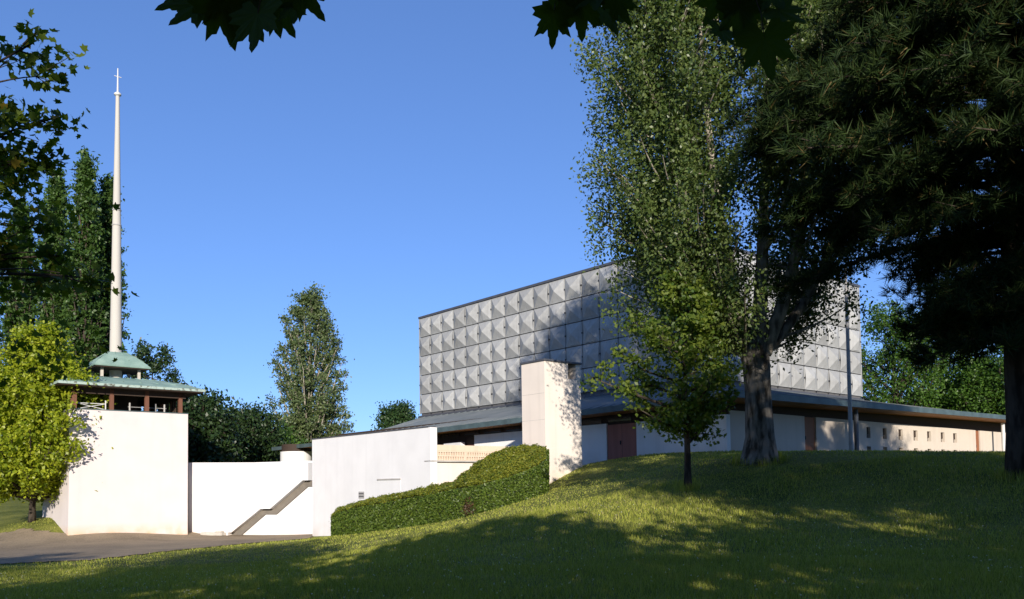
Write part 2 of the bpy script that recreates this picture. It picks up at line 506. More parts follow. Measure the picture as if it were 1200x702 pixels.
# fixings where panels meet, corner strips and drip edge
mb = MB()
for n, org, dx, nn in ((18, cpt(L1, 0, C.z), n2, n1), (12, cpt(0, 0, C.z), d2, n2)):
    for i in range(n + 1):
        for j in range(5):
            for dz, s in ((h / 2, .05), (0, .045)):
                if i in (0, n) and dz == 0: continue
                p = org + dx * (i * w - s) + nn * .07 + UP * (j * h + dz - s)
                mb.box(p, dx * 2 * s, -nn * .06, UP * 2 * s)
o = mb.build('panel_clips', MT['clip'], church); o['kind'] = 'stuff'
mb = MB()
for p in (cpt(-.05, -.05, C.z), cpt(L1 - .03, -.05, C.z), cpt(-.05, L2 - .03, C.z)):
    mb.box(p, d2 * .08, d1 * .08, UP * H5)
mb.build('corner_strip', MT['panel'], church)

# --- low roof skirt
KO, KW = 6.35, 4.7                    # eave and wall distance out from the block
ZE = EYE + 3.90                      # eave top
ZI = C.z - 0.28
ZEL = EYE + 3.50
TH = 0.26


def eave_z(a): return ZE + (ZEL - ZE) * min(max(a, 0), L1) / L1


Lin, Cin, Rin = cpt(L1, 0, ZI), cpt(0, 0, ZI), cpt(0, L2, ZI)
EL, E0, ER = cpt(L1, -KO, ZEL), cpt(-KO, -KO, ZE), cpt(-KO, L2, ZE + .25)
mb = MB()
mb.face([E0, Cin, Lin, EL]); mb.face([E0, ER, Rin, Cin])
mb.build('skirt_roof', MT['roof'], church)
mb = MB()
dz = UP * .05


def seam_between(a, b):
    m = MB(); t = (b - a).normalized(); s = t.cross(UP).normalized() * .022
    m.face([a - s, b - s, b - s + dz, a - s + dz]); m.face([a + s + dz, b + s + dz, b + s, a + s])
    m.face([a - s + dz, b - s + dz, b + s + dz, a + s + dz])
    m.build('roof_seam', MT['roof'], church)


ns = 44
for k in range(1, ns):
    a_ = -KO + (L1 + KO) * k / ns
    e = EL.lerp(E0, 1 - k / ns)
    e = cpt(a_, -KO, E0.z + (EL.z - E0.z) * k / ns)
    if a_ >= 0: top = cpt(a_, 0, ZI)
    else:
        f_ = (a_ + KO) / KO
        top = E0.lerp(Cin, f_)
    seam_between(e, top)
for k in range(1, 32):
    b_ = -KO + (L2 + KO) * k / 32
    e = cpt(-KO, b_, E0.z + (ER.z - E0.z) * k / 32)
    top = cpt(0, b_, ZI) if b_ >= 0 else E0.lerp(Cin, (b_ + KO) / KO)
    seam_between(e, top)
seam_between(E0, Cin)
# flashing under the block
mb = MB()
mb.box(cpt(-.12, -.12, ZI - .02), d2 * (L2 + .2), d1 * .18, UP * .14)
mb.box(cpt(.06, -.12, ZI - .02), d2 * .18, d1 * (L1 + .1), UP * .14)
mb.build('flashing', MT['coping'], church)

# fascia boards along the eave, extended as thin flat roofs beyond the block
LX, RXX = 40.3, 42.0                 # ends of the flat parts: along d1 / d2
EL2, ER2 = cpt(LX, -KO, EYE + 3.45), cpt(-KO, RXX, ZE + .49)


def fascia(a, b, nn, name='fascia'):
    m = MB(); t = nn * .05
    m.face([a + t - UP * TH, b + t - UP * TH, b + t + UP * .03, a + t + UP * .03])
    m.face([a - UP * TH, a + UP * .03, b + UP * .03, b - UP * TH])
    m.face([a + t + UP * .03, b + t + UP * .03, b + UP * .03, a + UP * .03])
    m.face([a + t - UP * TH, a - UP * TH, b - UP * TH, b + t - UP * TH])
    return m.build(name, MT['fascia'], church)


fascia(EL, E0, n1); fascia(EL2, EL, n1); fascia(E0, ER, n2); fascia(ER, ER2, n2)
fascia(cpt(LX, 2, EYE + 3.45), EL2, d1); fascia(ER2, cpt(4, RXX, ZE + .49), d2)
mb = MB()
mb.face([EL + UP * 0, cpt(L1, 2, ZEL), cpt(LX, 2, EYE + 3.45), EL2])
mb.face([ER, ER2, cpt(4, RXX, ZE + .49), cpt(4, L2, ZE + .25)])
mb.face([Lin, cpt(L1, 2, ZEL), EL]); mb.face([Rin, ER, cpt(4, L2, ZE + .25)])
mb.build('flat_roof', MT['roof'], church)

# timber soffit: boards running along the eave
nb = 8
inn = KO - 2.6
for side in (0, 1):
    for k in range(nb):
        s0 = KO - (KO - KW + .2) * k / nb; s1 = KO - (KO - KW + .2) * (k + 1) / nb + .015
        m = MB()
        if side == 0:
            P = [cpt(LX, -s0, 0), cpt(-s0, -s0, 0), cpt(-s1, -s1, 0), cpt(LX, -s1, 0)]
            zz = [EYE + 3.45, ZE, ZE, EYE + 3.45]
        else:
            P = [cpt(-s0, -s0, 0), cpt(-s0, RXX, 0), cpt(-s1, RXX, 0), cpt(-s1, -s1, 0)]
            zz = [ZE, ZE + .49, ZE + .49, ZE]
        dd = TH - .02 + (.006 if k % 2 else 0)
        P = [Vector((p.x, p.y, z - dd)) for p, z in zip(P, zz)]
        m.face(P[::-1])
        m.face([p + UP * .02 for p in P])
        for q in range(4): m.face([P[q], P[(q + 1) % 4], P[(q + 1) % 4] + UP * .02, P[q] + UP * .02])
        m.build('soffit_board', MT['soffit'], church)

# low walls. Left wall runs along d1 at b=-KW, right wall along d2 at a=-KW
ZF = 3.3; ZT = EYE + 3.1; ZR = EYE + 3.3


def a_of(px, k=KW):
    """distance along d1 of the left wall (plane b=-k) seen at pixel column px"""
    lo, hi = -8.0, 60.0
    for _ in range(50):
        m_ = (lo + hi) / 2; p = cpt(m_, -k); X_ = (p.x / p.y) * F / 1.0 + CX - 0.0
        X_ = proj(p + UP * (EYE + 2))[0]
        if X_ > px: lo = m_
        else: hi = m_
    return lo


def b_of(px, k=KW):
    lo, hi = -8.0, 70.0
    for _ in range(50):
        m_ = (lo + hi) / 2
        if proj(cpt(-k, m_) + UP * (EYE + 2))[0] < px: lo = m_
        else: hi = m_
    return lo


def proj(p):
    q = Vector(p) - Vector((0, 0, EYE))
    z = q.dot(fwd)
    return CX + F * q.dot(CR) / z, CY - F * q.dot(CU) / z


def wall_seg(axis, s0, s1, z0, z1, k=KW, th=.3, name='wall', m=None):
    mb = MB()
    if axis == 0: mb.box(cpt(s0, -k, z0), d2 * th, d1 * (s1 - s0), UP * (z1 - z0))
    else: mb.box(cpt(-k, s0, z0), d2 * (s1 - s0), d1 * th, UP * (z1 - z0))
    return mb.build(name, m or MT['wall'], church)


aW = {p: a_of(p) for p in (849, 746, 711, 681, 556, 545)}
a_d0, a_d1 = a_of(746), a_of(711)
wall_seg(0, -KW, a_d0, ZF, ZT, m=MT['shadewall'])
wall_seg(0, a_d1, a_of(556), ZF, ZT + .05, m=MT['shadewall'])
dr = wall_seg(0, a_d0 + .01, a_d1 - .01, ZF, ZT - .03, k=KW - .06, th=.08, name='door', m=MT['door']); dr['label'] = 'dull red double door in the shaded white wall'
m = MB(); am = (a_d0 + a_d1) / 2
m.box(cpt(am - .008, -KW + .055, ZF), d2 * .01, d1 * .016, UP * (ZT - ZF - .05))
m.box(cpt(am + .08, -KW + .0, 4.4), d2 * .06, d1 * .03, UP * .2)
m.build('handle', MT['clip'], dr)
# bay further left under the eave
wall_seg(0, a_of(545), a_of(525), ZF, ZT - .35, k=KW + .35, th=.35, name='pillar', m=MT['white'])
dr = wall_seg(0, a_of(556), a_of(545), ZF, ZT - .3, k=KW - .2, th=.08, name='door', m=MT['door']); dr['label'] = 'red door deep in the shaded porch'
wall_seg(0, a_of(525), a_of(470), ZF, ZT - .45, k=KW - 1.2, th=.3)
wall_seg(0, a_of(470), L1 + 6, ZF, ZT - .2, k=KW - 1.6, th=.3)
# timber band with glazing between wall head and soffit
for ax, s0, s1 in ((0, -KW + .05, L1 + 5), (1, -KW + .131, RXX - 1)):
    wall_seg(ax, s0, s1, ZT - .5, ZE + .3, k=KW - .12, th=.12, name='timber_band', m=MT['darkwood'])
for k in range(9):
    s = a_d1 + 2.2 - 2.9 + k * 2.1 - 1
    mb = MB(); mb.box(cpt(s, -KW + .10, ZT + .08), d2 * .02, d1 * 1.7, UP * .34)
    fr = mb.build('clerestory_window', MT['darkwood'], church)
    mb = MB(); mb.box(cpt(s + .06, -KW + .085, ZT + .12), d2 * .01, d1 * 1.58, UP * .26)
    mb.build('pane', MT['glass'], fr)
# right wall with small windows: pierced strips
bd0, bd1 = b_of(943.5), b_of(957)
be0, be1 = b_of(1144), b_of(1149)
wb = [(b_of(a), b_of(c)) for a, c in ((1016, 1020.5), (1035, 1039.5), (1053.5, 1058.5), (1071, 1076), (1087, 1091.5), (1103, 1107.5), (1117.5, 1122))]
zu0, zu1, zl0, zl1 = EYE + 2.35, EYE + 2.98, EYE + 1.15, EYE + 1.87
segs = []
prev = bd1
for s0, s1 in wb:
    segs.append((prev, s0)); prev = s1
segs.append((prev, be0)); segs.append((be1, RXX - 1)); segs.append((-KW + .3, bd0))
mb = MB()
for s0, s1 in segs: mb.box(cpt(-KW, s0, ZF), d2 * (s1 - s0), d1 * .3, UP * (ZR - ZF))
for s0, s1 in wb:
    for z0, z1 in ((ZF, zl0), (zl1, zu0), (zu1, ZR)):
        mb.box(cpt(-KW, s0, z0), d2 * (s1 - s0), d1 * .3, UP * (z1 - z0))
mb.build('wall', MT['wall'], church)
for s0, s1 in wb:
    for z0, z1 in ((zl0, zl1), (zu0, zu1)):
        mb = MB(); mb.box(cpt(-KW + .2, s0, z0), d2 * (s1 - s0), d1 * .05, UP * (z1 - z0))
        fr = mb.build('window', MT['darkwood'], church)
        mb = MB(); mb.box(cpt(-KW + .185, s0 + .05, z0 + .05), d2 * (s1 - s0 - .1), d1 * .01, UP * (z1 - z0 - .1))
        mb.build('pane', MT['glass'], fr)
for s0, s1 in ((bd0, bd1), (be0, be1)):
    dr = wall_seg(1, s0 + .01, s1 - .01, ZF, ZR - .02, k=KW - .08, th=.06, name='door', m=MT['door2'])
    m = MB(); m.box(cpt(-KW + .02, s0 + .12, 4.5), d2 * .03, d1 * .06, UP * .18); m.build('handle', MT['clip'], dr)
# columns under the right eave; the dark one has its shade put into the colour
for px, mt_, lab in ((1004, 'shaded_steel', 'dark column in the shade under the eave'), (1176.3, 'steel', 'pale column catching the sun under the eave')):
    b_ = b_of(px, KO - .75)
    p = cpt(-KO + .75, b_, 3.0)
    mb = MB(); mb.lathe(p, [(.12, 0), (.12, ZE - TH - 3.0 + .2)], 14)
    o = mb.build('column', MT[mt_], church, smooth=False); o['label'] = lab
# core of the low building so nothing is hollow from the side
mb = MB()
mb.box(cpt(-KW + 3.2, -KW + 3.2, ZF), d2 * (RXX + KW - 5), d1 * (L1 + KW - 4), UP * 2.6)
mb.build('inner_core', MT['darkwood'], church)
# rounded white stair drum under the far left canopy
p = at(347, 545, 68.5)
mb = MB(); mb.lathe((p.x, p.y, 1.0), [(1.27, 0), (1.27, EYE + 2.95 - 1.0)], 40)
mb.build('drum_wall', MT['white'], church, smooth=False)
mb = MB(); mb.lathe((p.x, p.y, EYE + 2.95), [(1.16, 0), (1.16, .6)], 40)
mb.build('drum_band', MT['darkwood'], church)

# ------------------------------------------------------------------ chimney
p = at(640, 566, 37.0)
ch = thing('chimney', 'tall square cream chimney standing beside the clipped hedge', 'chimney', (p.x, p.y, 1.6))
wl, wr, zt = 1.56, 2.32, EYE + 5.56


def cp_(a, b, z): q = Vector((p.x, p.y, 0)) + d1 * a + d2 * b; return Vector((q.x, q.y, z))


mb = MB()
nh, n0, n1_ = .72, wr - .82, wr - .30      # notch height and span on the right face
mb.box(cp_(0, 0, 1.2), d2 * wr, d1 * wl, UP * (zt - nh - 1.2))
mb.box(cp_(0, 0, zt - nh), d2 * n0, d1 * wl, UP * nh)
mb.box(cp_(0, n1_, zt - nh), d2 * (wr - n1_), d1 * wl, UP * nh)
mb.box(cp_(wl * .6, n0, zt - nh), d2 * (n1_ - n0), d1 * wl * .4, UP * nh)
mb.build('shaft', MT['chimney'], ch)
mb = MB(); mb.box(cp_(-.06, -.06, zt + .002), d2 * (wr + .12), d1 * (wl + .12), UP * .09)
mb.build('cap', MT['coping'], ch, bevel=.01)
mb = MB()
for zj in (2.9, 4.1, 5.3, 6.5):
    mb.box(cp_(.02, -.004, zj), d2 * .01, d1 * (wl - .04), UP * .012)
mb.build('joint', MT['concrete'], ch)
mb = MB(); mb.box(cp_(.5, n0 + .01, zt - nh + .004), d2 * (n1_ - n0 - .02), d1 * .02, UP * (nh - .01))
mb.build('vent', MT['backing'], ch)

# ------------------------------------------------------------------ long white wall with flush door
pl = at(366, 628, 44.5); pr = Vector((pl.x, pl.y, 0)) + n2 * 11.1
lw = thing('white_wall', 'long smooth white wall with a flush door behind the low end of the hedge', 'wall', (pl.x, pl.y, -.3))
ztop = EYE + 2.56


def lwp(s, t, z): q = Vector((pl.x, pl.y, 0)) + n2 * s + d2 * t; return Vector((q.x, q.y, z))


def s_of(px):
    lo, hi = 0., 12.
    for _ in range(40):
        m_ = (lo + hi) / 2
        if proj(lwp(m_, 0, EYE))[0] < px: lo = m_
        else: hi = m_
    return lo


mb = MB()
mb.box(lwp(0, 0, -.6), n2 * 11.1, d2 * .36, UP * (ztop + .6))
mb.build('wall_body', MT['white'], lw, bevel=.015)
mb = MB(); mb.box(lwp(-.04, -.03, ztop + .002), n2 * 11.0, d2 * .42, UP * .05)
mb.build('wall_coping', MT['coping'], lw)
s0, s1 = s_of(443), s_of(469.5)
zd = at(455, 562.5, 39).z
mb = MB(); mb.box(lwp(s0, -.012, .0), n2 * (s1 - s0), d2 * .03, UP * zd)
do = mb.build('door', MT['white'], lw)
mb = MB(); mb.box(lwp(s0 - .03, -.05, zd + .002), n2 * (s1 - s0 + .06), d2 * .06, UP * .06)
mb.build('frame', MT['concrete'], do)
s0, s1 = s_of(420.5), s_of(427)
z0, z1 = at(424, 584, 41).z, at(424, 576, 41).z
mb = MB(); mb.box(lwp(s0, -.02, z0), n2 * (s1 - s0), d2 * .05, UP * (z1 - z0))
ve = mb.build('vent', MT['greysteel'], lw)
mb = MB()
for q_ in (.22, .62): mb.box(lwp(s0 + .04, -.035, z0 + (z1 - z0) * q_), n2 * (s1 - s0 - .08), d2 * .02, UP * .06)
mb.build('slat', MT['backing'], ve)

# ------------------------------------------------------------------ stair wall
q0, q1 = at(221, 629, 49.2), at(366.5, 629, 45.6)
sw = thing('stair_wall', 'bright white stair wall with a stepped painted shade line running up it', 'wall', (q0.x, q0.y, -.3))
ax = (q1 - q0); ax.z = 0; Lsw = ax.length; ax.normalize(); nw = Vector((ax.y, -ax.x, 0))


def swp(px, py):
    """point of the wall plane at a pixel"""
    r = CR * ((px - CX) / F) - CU * ((py - CY) / F) + fwd
    o = Vector((0, 0, EYE)); d = (q0 - o).dot(nw) / r.dot(nw)
    return o + r * d


mb = MB()
zt2 = swp(295, 542).z
mb.box(Vector((q0.x, q0.y, -.6)) - nw * .02 - ax * 1.6, ax * (Lsw + 1.6), -nw * .3, UP * (zt2 + .6))
mb.build('wall_body', MT['white'], sw)
mb = MB(); mb.box(Vector((q0.x, q0.y, -.6)) - ax * 1.6, ax * 1.86, nw * .05, UP * (zt2 + .59))
mb.build('shade_return', MT['greysteel'], sw)  # grey strip painting in the shade between tower and stair wall
# upper face stands proud of the stair below: its stepped lower edge throws the diagonal shade
prof = [(227, 629), (273, 623.6), (277, 623.6), (311, 596), (322, 596), (360.3, 562.8), (366.6, 562.8)]
top_ = [(227, 542.3), (273, 542.2), (277, 542.2), (311, 542.1), (322, 542.1), (360.3, 542), (366.6, 542)]
mb = MB(); dpt = nw * .42
lo_ = [swp(*a) for a in prof]; hi_ = [swp(*a) for a in top_]
lo_[0].z = -.35
lo_[1].z = -.35 if False else lo_[1].z
for i in range(len(prof) - 1):
    a, b, c, d = lo_[i], lo_[i + 1], hi_[i + 1], hi_[i]
    if i == 0: b = Vector((b.x, b.y, -.35))
    mb.face([a + dpt, b + dpt, c + dpt, d + dpt]); mb.face([a, a + dpt, d + dpt, d] if i == 0 else [a, b, b + dpt, a + dpt])
    mb.face([d, d + dpt, c + dpt, c])
mb.face([Vector((lo_[1].x, lo_[1].y, -.35)), lo_[1], lo_[1] + dpt, Vector((lo_[1].x, lo_[1].y, -.35)) + dpt])
mb.face([lo_[-1], lo_[-1] + dpt, hi_[-1] + dpt, hi_[-1]])
mb.build('balustrade', MT['white'], sw)
mb = MB()                                             # taupe strip painting in the stepped shade line under the balustrade
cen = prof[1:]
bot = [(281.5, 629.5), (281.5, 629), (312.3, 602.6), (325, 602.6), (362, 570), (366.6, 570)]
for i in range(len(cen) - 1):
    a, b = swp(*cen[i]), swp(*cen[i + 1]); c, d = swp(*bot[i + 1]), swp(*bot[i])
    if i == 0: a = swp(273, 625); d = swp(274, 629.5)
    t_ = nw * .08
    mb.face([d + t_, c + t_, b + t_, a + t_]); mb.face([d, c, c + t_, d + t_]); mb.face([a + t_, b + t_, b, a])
mb.build('painted_shade_line', MT['taupe'], sw)
st = swp(248, 628)
for i, (px0, px1, z0, z1, t0) in enumerate(((246.5, 271, -.3, -.13, .35), (262, 269, -.129, -.03, .25))):
    a, b = swp(px0, 626), swp(px1, 626)
    mb = MB(); mb.box(Vector((a.x, a.y, z0)) + nw * (.44 + t0), ax * ((b - a).dot(ax)), -nw * t0, UP * (z1 - z0))
    if i == 0:
        blk = mb.build('stone_step', MT['stone'], None, origin=(a.x, a.y, -.3), bevel=.02)
        tag(blk, 'low pale stone step lying at the foot of the white stair wall', 'step')
    else:
        mb.build('stone_lump', MT['stone'], blk, bevel=.02)

# ------------------------------------------------------------------ terrace wall with pierced parapet
t0 = lwp(11.1, .15, 0)
tw = thing('terrace_wall', 'cream terrace wall with a pierced parapet between the white wall and the chimney', 'wall', (t0.x, t0.y, 0))


def twp(s, t, z): q = t0 + d2 * s + d1 * t; return Vector((q.x, q.y, z))


zp1, zp0, zl = EYE + 1.80, EYE + 1.12, EYE + 1.03
Lt = 7.2
mb = MB(); mb.box(twp(.0, .12, -.5), d2 * Lt, d1 * .35, UP * (zl + .5)); mb.build('retaining_wall', MT['blush'], tw)
mb = MB(); mb.box(twp(-.15, .0, zl + .002), d2 * (Lt + .2), d1 * .5, UP * .075); mb.build('ledge', MT['concrete'], tw, bevel=.01)
mb = MB(); mb.box(twp(.0, .14, zp0 + .42), d2 * Lt, d1 * .2, UP * (zp1 - zp0 - .42)); mb.build('parapet', MT['cream'], tw, bevel=.01)
# honeycomb course: little uprights and rails leaving two rows of holes
mb = MB()
za = zp0 - .04
for zz in (za, za + .20, za + .40): mb.box(twp(.0, .15, zz), d2 * Lt, d1 * .16, UP * .06)
nk = 52
for k in range(nk + 1):
    s = .02 + k * (Lt - .12) / nk
    mb.box(twp(s, .155, za + .06), d2 * (.06 if k % 13 else .16), d1 * .15, UP * .14)
    mb.box(twp(s + .04, .155, za + .26), d2 * (.06 if k % 13 else .16), d1 * .15, UP * .14)
o = mb.build('pierced_course', MT['cream'], tw); o['kind'] = 'stuff'
mb = MB(); mb.box(twp(.0, .36, za), d2 * Lt, d1 * .05, UP * .46); mb.build('backing', MT['concrete'], tw)
mb = MB(); mb.box(twp(0, .5, 0), d2 * Lt, d1 * 9, UP * (EYE + 1.0)); mb.build('terrace_slab', MT['concrete'], tw)

# ------------------------------------------------------------------ bell tower
A = at(80, 628.5, 43.6); T = 6.2
tb = thing('bell_tower', 'pale pink square tower with green copper roofs and a slender tall spire', 'tower', (A.x, A.y, -.3))


def tp(a, b, z): q = Vector((A.x, A.y, 0)) + d1 * a + d2 * b; return Vector((q.x, q.y, z))


ztw = EYE + 4.33
mb = MB()
nlev = 8
rows = []
for i in range(nlev + 1):
    z = -.7 + (ztw + .7) * i / nlev
    fl = .05 * max(0, 1 - (z + .7) / 3.2) ** 2
    rows.append([tp(-fl * .3, -fl, z), tp(-fl * .3, T, z), tp(T, T, z), tp(T, -fl, z)])
for i in range(nlev):
    for k in range(4):
        mb.face([rows[i][k], rows[i][(k + 1) % 4], rows[i + 1][(k + 1) % 4], rows[i + 1][k]])
mb.face(rows[-1])
mb.build('tower_wall', MT['tower'], tb, bevel=.03)
mb = MB(); mb.box(tp(-.02, -.02, ztw + .002), d2 * (T + .04), d1 * (T + .04), UP * .05)
mb.build('wall_coping', MT['fascia'], tb)
zr1 = EYE + 5.74
cc = tp(T / 2, T / 2, 0)


def sq(s, z): return [cc - d1 * s - d2 * s + UP * z, cc - d1 * s + d2 * s + UP * z, cc + d1 * s + d2 * s + UP * z, cc + d1 * s - d2 * s + UP * z]


def ringroof(name, levels, m_, parent, close=True):
    mb = MB(); R = [sq(s, z) for s, z in levels]
    for i in range(len(R) - 1):
        for k in range(4): mb.face([R[i][k], R[i][(k + 1) % 4], R[i + 1][(k + 1) % 4], R[i + 1][k]])
    if close: mb.face(R[-1]); mb.face(R[0][::-1])
    return mb.build(name, m_, parent)


ro = T / 2 + .72
lr = ringroof('lower_roof', [(ro - .02, zr1 - .06), (ro, zr1), (ro - .5, zr1 + .18), (2.6, zr1 + .42), (1.5, zr1 + .64)], MT['copper'], tb)
ringroof('eave_edge', [(ro + .01, zr1 - .14), (ro + .03, zr1 - .02), (ro - .03, zr1 + .006), (ro - .04, zr1 - .13)], MT['copperedge'], lr)
ringroof('ceiling', [(ro - .06, zr1 - .2), (ro - .06, zr1 - .1)], MT['darkwood'], tb)
ur = ringroof('upper_roof', [(1.5, EYE + 7.02), (1.52, EYE + 7.08), (1.2, EYE + 7.42), (.85, EYE + 7.74), (.45, EYE + 8.0)], MT['copper'], tb)
ringroof('soffit', [(1.44, EYE + 6.96), (1.44, EYE + 7.0)], MT['darkwood'], ur)
# standing seams on both roofs
for (s0, z0), (s1, z1), n in (((ro - .5, zr1 + .18), (1.5, zr1 + .64), 7), ((1.2, EYE + 7.42), (.45, EYE + 8.0), 3)):
    lo_, hi_ = sq(s0, z0 + .01), sq(s1, z1 + .01)
    for k in range(4):
        for i in range(n + 1):
            a = lo_[k].lerp(lo_[(k + 1) % 4], i / n); b = hi_[k].lerp(hi_[(k + 1) % 4], i / n)
            m = MB(); t_ = (b - a).normalized(); sd_ = t_.cross(UP).normalized() * .014
            m.face([a - sd_, b - sd_, b - sd_ + UP * .03, a - sd_ + UP * .03]); m.face([a + sd_ + UP * .03, b + sd_ + UP * .03, b + sd_, a + sd_])
            m.face([a - sd_ + UP * .03, b - sd_ + UP * .03, b + sd_ + UP * .03, a + sd_ + UP * .03])
            m.build('roof_seam', MT['copper'], tb)
ringroof('lintel_beam', [(T / 2 - .1, zr1 - .52), (T / 2 - .1, zr1 - .19), (T / 2 - .3, zr1 - .19), (T / 2 - .3, zr1 - .52)], MT['darkwood'], tb, close=False)
mb = MB(); q_ = cc - d1 * .95 - d2 * .95
mb.box(Vector((q_.x, q_.y, ztw + .06)), d2 * 1.9, d1 * 1.9, UP * (zr1 - .25 - ztw)); mb.build('stair_core', MT['darkwood'], tb)
for k in range(13):
    for a0_, ad_ in ((tp(T - .22, .5 + k * .42, ztw + .05), d2), (tp(.5 + k * .42, T - .22, ztw + .05), d1)):
        if k % 3 == 1: continue
        mb = MB(); mb.box(a0_, ad_ * .26, (d1 if ad_ is d2 else -d2) * .05, UP * (zr1 - .3 - ztw))
        mb.build('screen_board', MT['darkwood'], tb)
pos = [.27 + i * 1.85 for i in range(4)]
spots = set()
for v in pos:
    for u_ in (.2, T - .2): spots.add((round(u_, 3), round(v, 3))); spots.add((round(v if .3 < v < 5 else u_, 3), round(u_, 3)))
cm = None
for a_, b_ in sorted(spots):
    mb = MB(); q_ = tp(a_, b_, ztw + .05)
    mb.box(q_ - d1 * .1 - d2 * .1, d2 * .2, d1 * .2, UP * (zr1 - .2 - ztw - .05))
    mb.build('post', MT['post'], tb)
for sx in (-1, 1):
    for sy in (-1, 1):
        mb = MB(); q_ = cc + d1 * (1.0 * sx) + d2 * (1.0 * sy)
        mb.box(Vector((q_.x, q_.y, zr1 + .5)) - d1 * .07 - d2 * .07, d2 * .14, d1 * .14, UP * (EYE + 6.98 - zr1 - .5))
        mb.build('short_post', MT['stone'], tb)
# railing with crossed bars inside the gallery
mb = MB()
r0, r1 = tp(.5, .45, ztw + .04), tp(.5, 1.9, ztw + .04)
for hh in (.04, .36): mb.tube([r0 + UP * hh, r1 + UP * hh], [.025, .025], 6)
mb.tube([r0 + UP * .04, r1 + UP * .36], [.02, .02], 6); mb.tube([r0 + UP * .36, r1 + UP * .04], [.02, .02], 6)
mb.tube([r1 - UP * .04, r1 + UP * .55], [.035, .035], 6)
mb.build('railing', MT['steel'], tb)
mb = MB()
for b_ in (3.3, 4.7, 5.2): mb.tube([tp(1.0, b_, ztw + .05), tp(1.0, b_, ztw + .6)], [.05, .05], 8)
mb.tube([tp(1.0, 3.2, ztw + .35), tp(1.0, 5.3, ztw + .35)], [.02, .02], 6)
mb.build('railing', MT['greysteel'], tb)
sgp = at(147.2, 461, 47.0); mb = MB()
mb.box(sgp, d2 * .2, d1 * .04, UP * .24, 0); mb.box(sgp + d2 * .21 + UP * .05, d2 * .42, d1 * .03, UP * .12, 1)
mb.build('sign_plate', [MT['sign_red'], MT['steel']], tb)
# spire
zb = EYE + 7.9
top = EYE + 25.0
b0 = Vector((cc.x, cc.y, 0))
mb = MB(); mb.lathe(b0 + UP * (ztw), [(.34, 0), (.335, zb - ztw), (.262, EYE + 13.2 - ztw), (.235, EYE + 15.6 - ztw), (.215, EYE + 16.5 - ztw), (.105, EYE + 23.4 - ztw)], 24)
spo = mb.build('spire', MT['spire'], tb, smooth=False)
mb = MB()
for zz, r in ((EYE + 15.55, .265), (EYE + 16.45, .25)):
    mb.lathe(b0 + UP * zz, [(r, 0), (r, .07)], 24)
mb.build('ring', MT['greysteel'], spo)
mb = MB(); mb.lathe(b0 + UP * (EYE + 23.35), [(.1, 0), (.2, .08), (.2, .16), (.08, .26)], 18); mb.build('finial', MT['steel'], spo)
mb = MB(); tpz = EYE + 25.05
mb.tube([b0 + UP * (EYE + 23.5), b0 + UP * tpz], [.055, .03], 8)
mb.tube([b0 + UP * (EYE + 24.55) - d2 * .2, b0 + UP * (EYE + 24.55) + d2 * .2], [.024, .024], 6)
mb.build('cross', MT['steel'], spo)

# ------------------------------------------------------------------ lamp post
p = at(997.6, 528, 37)
pz = gz(p.x, p.y)
mb = MB(); mb.tube([(p.x, p.y, pz - .1), (p.x, p.y, pz + .6), (p.x, p.y, pz + 8.5)], [.11, .095, .06], 12)
lp = thing('lamp_post', 'tall thin grey post standing before the dark column of the church', 'post', (p.x, p.y, pz))
mb.build('shaft', MT['greysteel'], lp)
mb = MB(); mb.lathe((p.x, p.y, pz - .02), [(.17, 0), (.17, .05), (.1, .08)], 16); mb.build('base_plate', MT['greysteel'], lp)


# ------------------------------------------------------------------ plants
def frames(n, rng, up_bias=0.0, normals=None):
    N_ = rng.normal(size=(n, 3)) if normals is None else normals + rng.normal(size=(n, 3)) * .55
    N_[:, 2] += up_bias
    N_ /= np.linalg.norm(N_, axis=1, keepdims=True) + 1e-9
    R_ = rng.normal(size=(n, 3)); U = np.cross(N_, R_); U /= np.linalg.norm(U, axis=1, keepdims=True) + 1e-9
    return U, np.cross(N_, U), N_


DIAMOND = (np.array([[0, -.5, 0], [.30, -.02, .05], [0, .55, 0], [-.30, -.02, .05]]), [(0, 1, 2, 3)])
OVAL = (np.array([[0, -.5, 0], [.34, -.1, .06], [0, .5, 0], [-.34, -.1, .06]]), [(0, 1, 2, 3)])


def maple_template(teeth=True):
    ang = [(-90, .10), (-62, .42), (-42, .52), (-33, .46), (-14, .74), (-6, .62), (4, .70), (14, .52), (22, .45), (32, .64), (38, .62), (48, .92), (54, .72), (62, .68), (68, .50), (75, .66), (80, .72), (83, .88), (90, 1.05)]
    r = [(a, q) for a, q in ang]
    full = r + [(180 - a, q) for a, q in reversed(r[1:-1])]
    v = [[0, 0, 0]]
    for a, q in full: v.append([q * .75 * math.cos(math.radians(a)), q * .75 * math.sin(math.radians(a)), .10 * q * q])
    k = len(full)
    return np.array(v), [(0, 1 + i, 1 + (i + 1) % k) for i in range(k)]


MAPLE = maple_template()
MAPLE_S = (np.array([[0, 0, 0], [0, -.2, 0], [.5, -.1, .04], [.33, .12, 0], [.52, .45, .06], [.22, .42, 0], [0, .8, .05], [-.22, .42, 0], [-.52, .45, .06], [-.33, .12, 0], [-.5, -.1, .04]]),
           [(0, i, i % 10 + 1) for i in range(1, 11)])


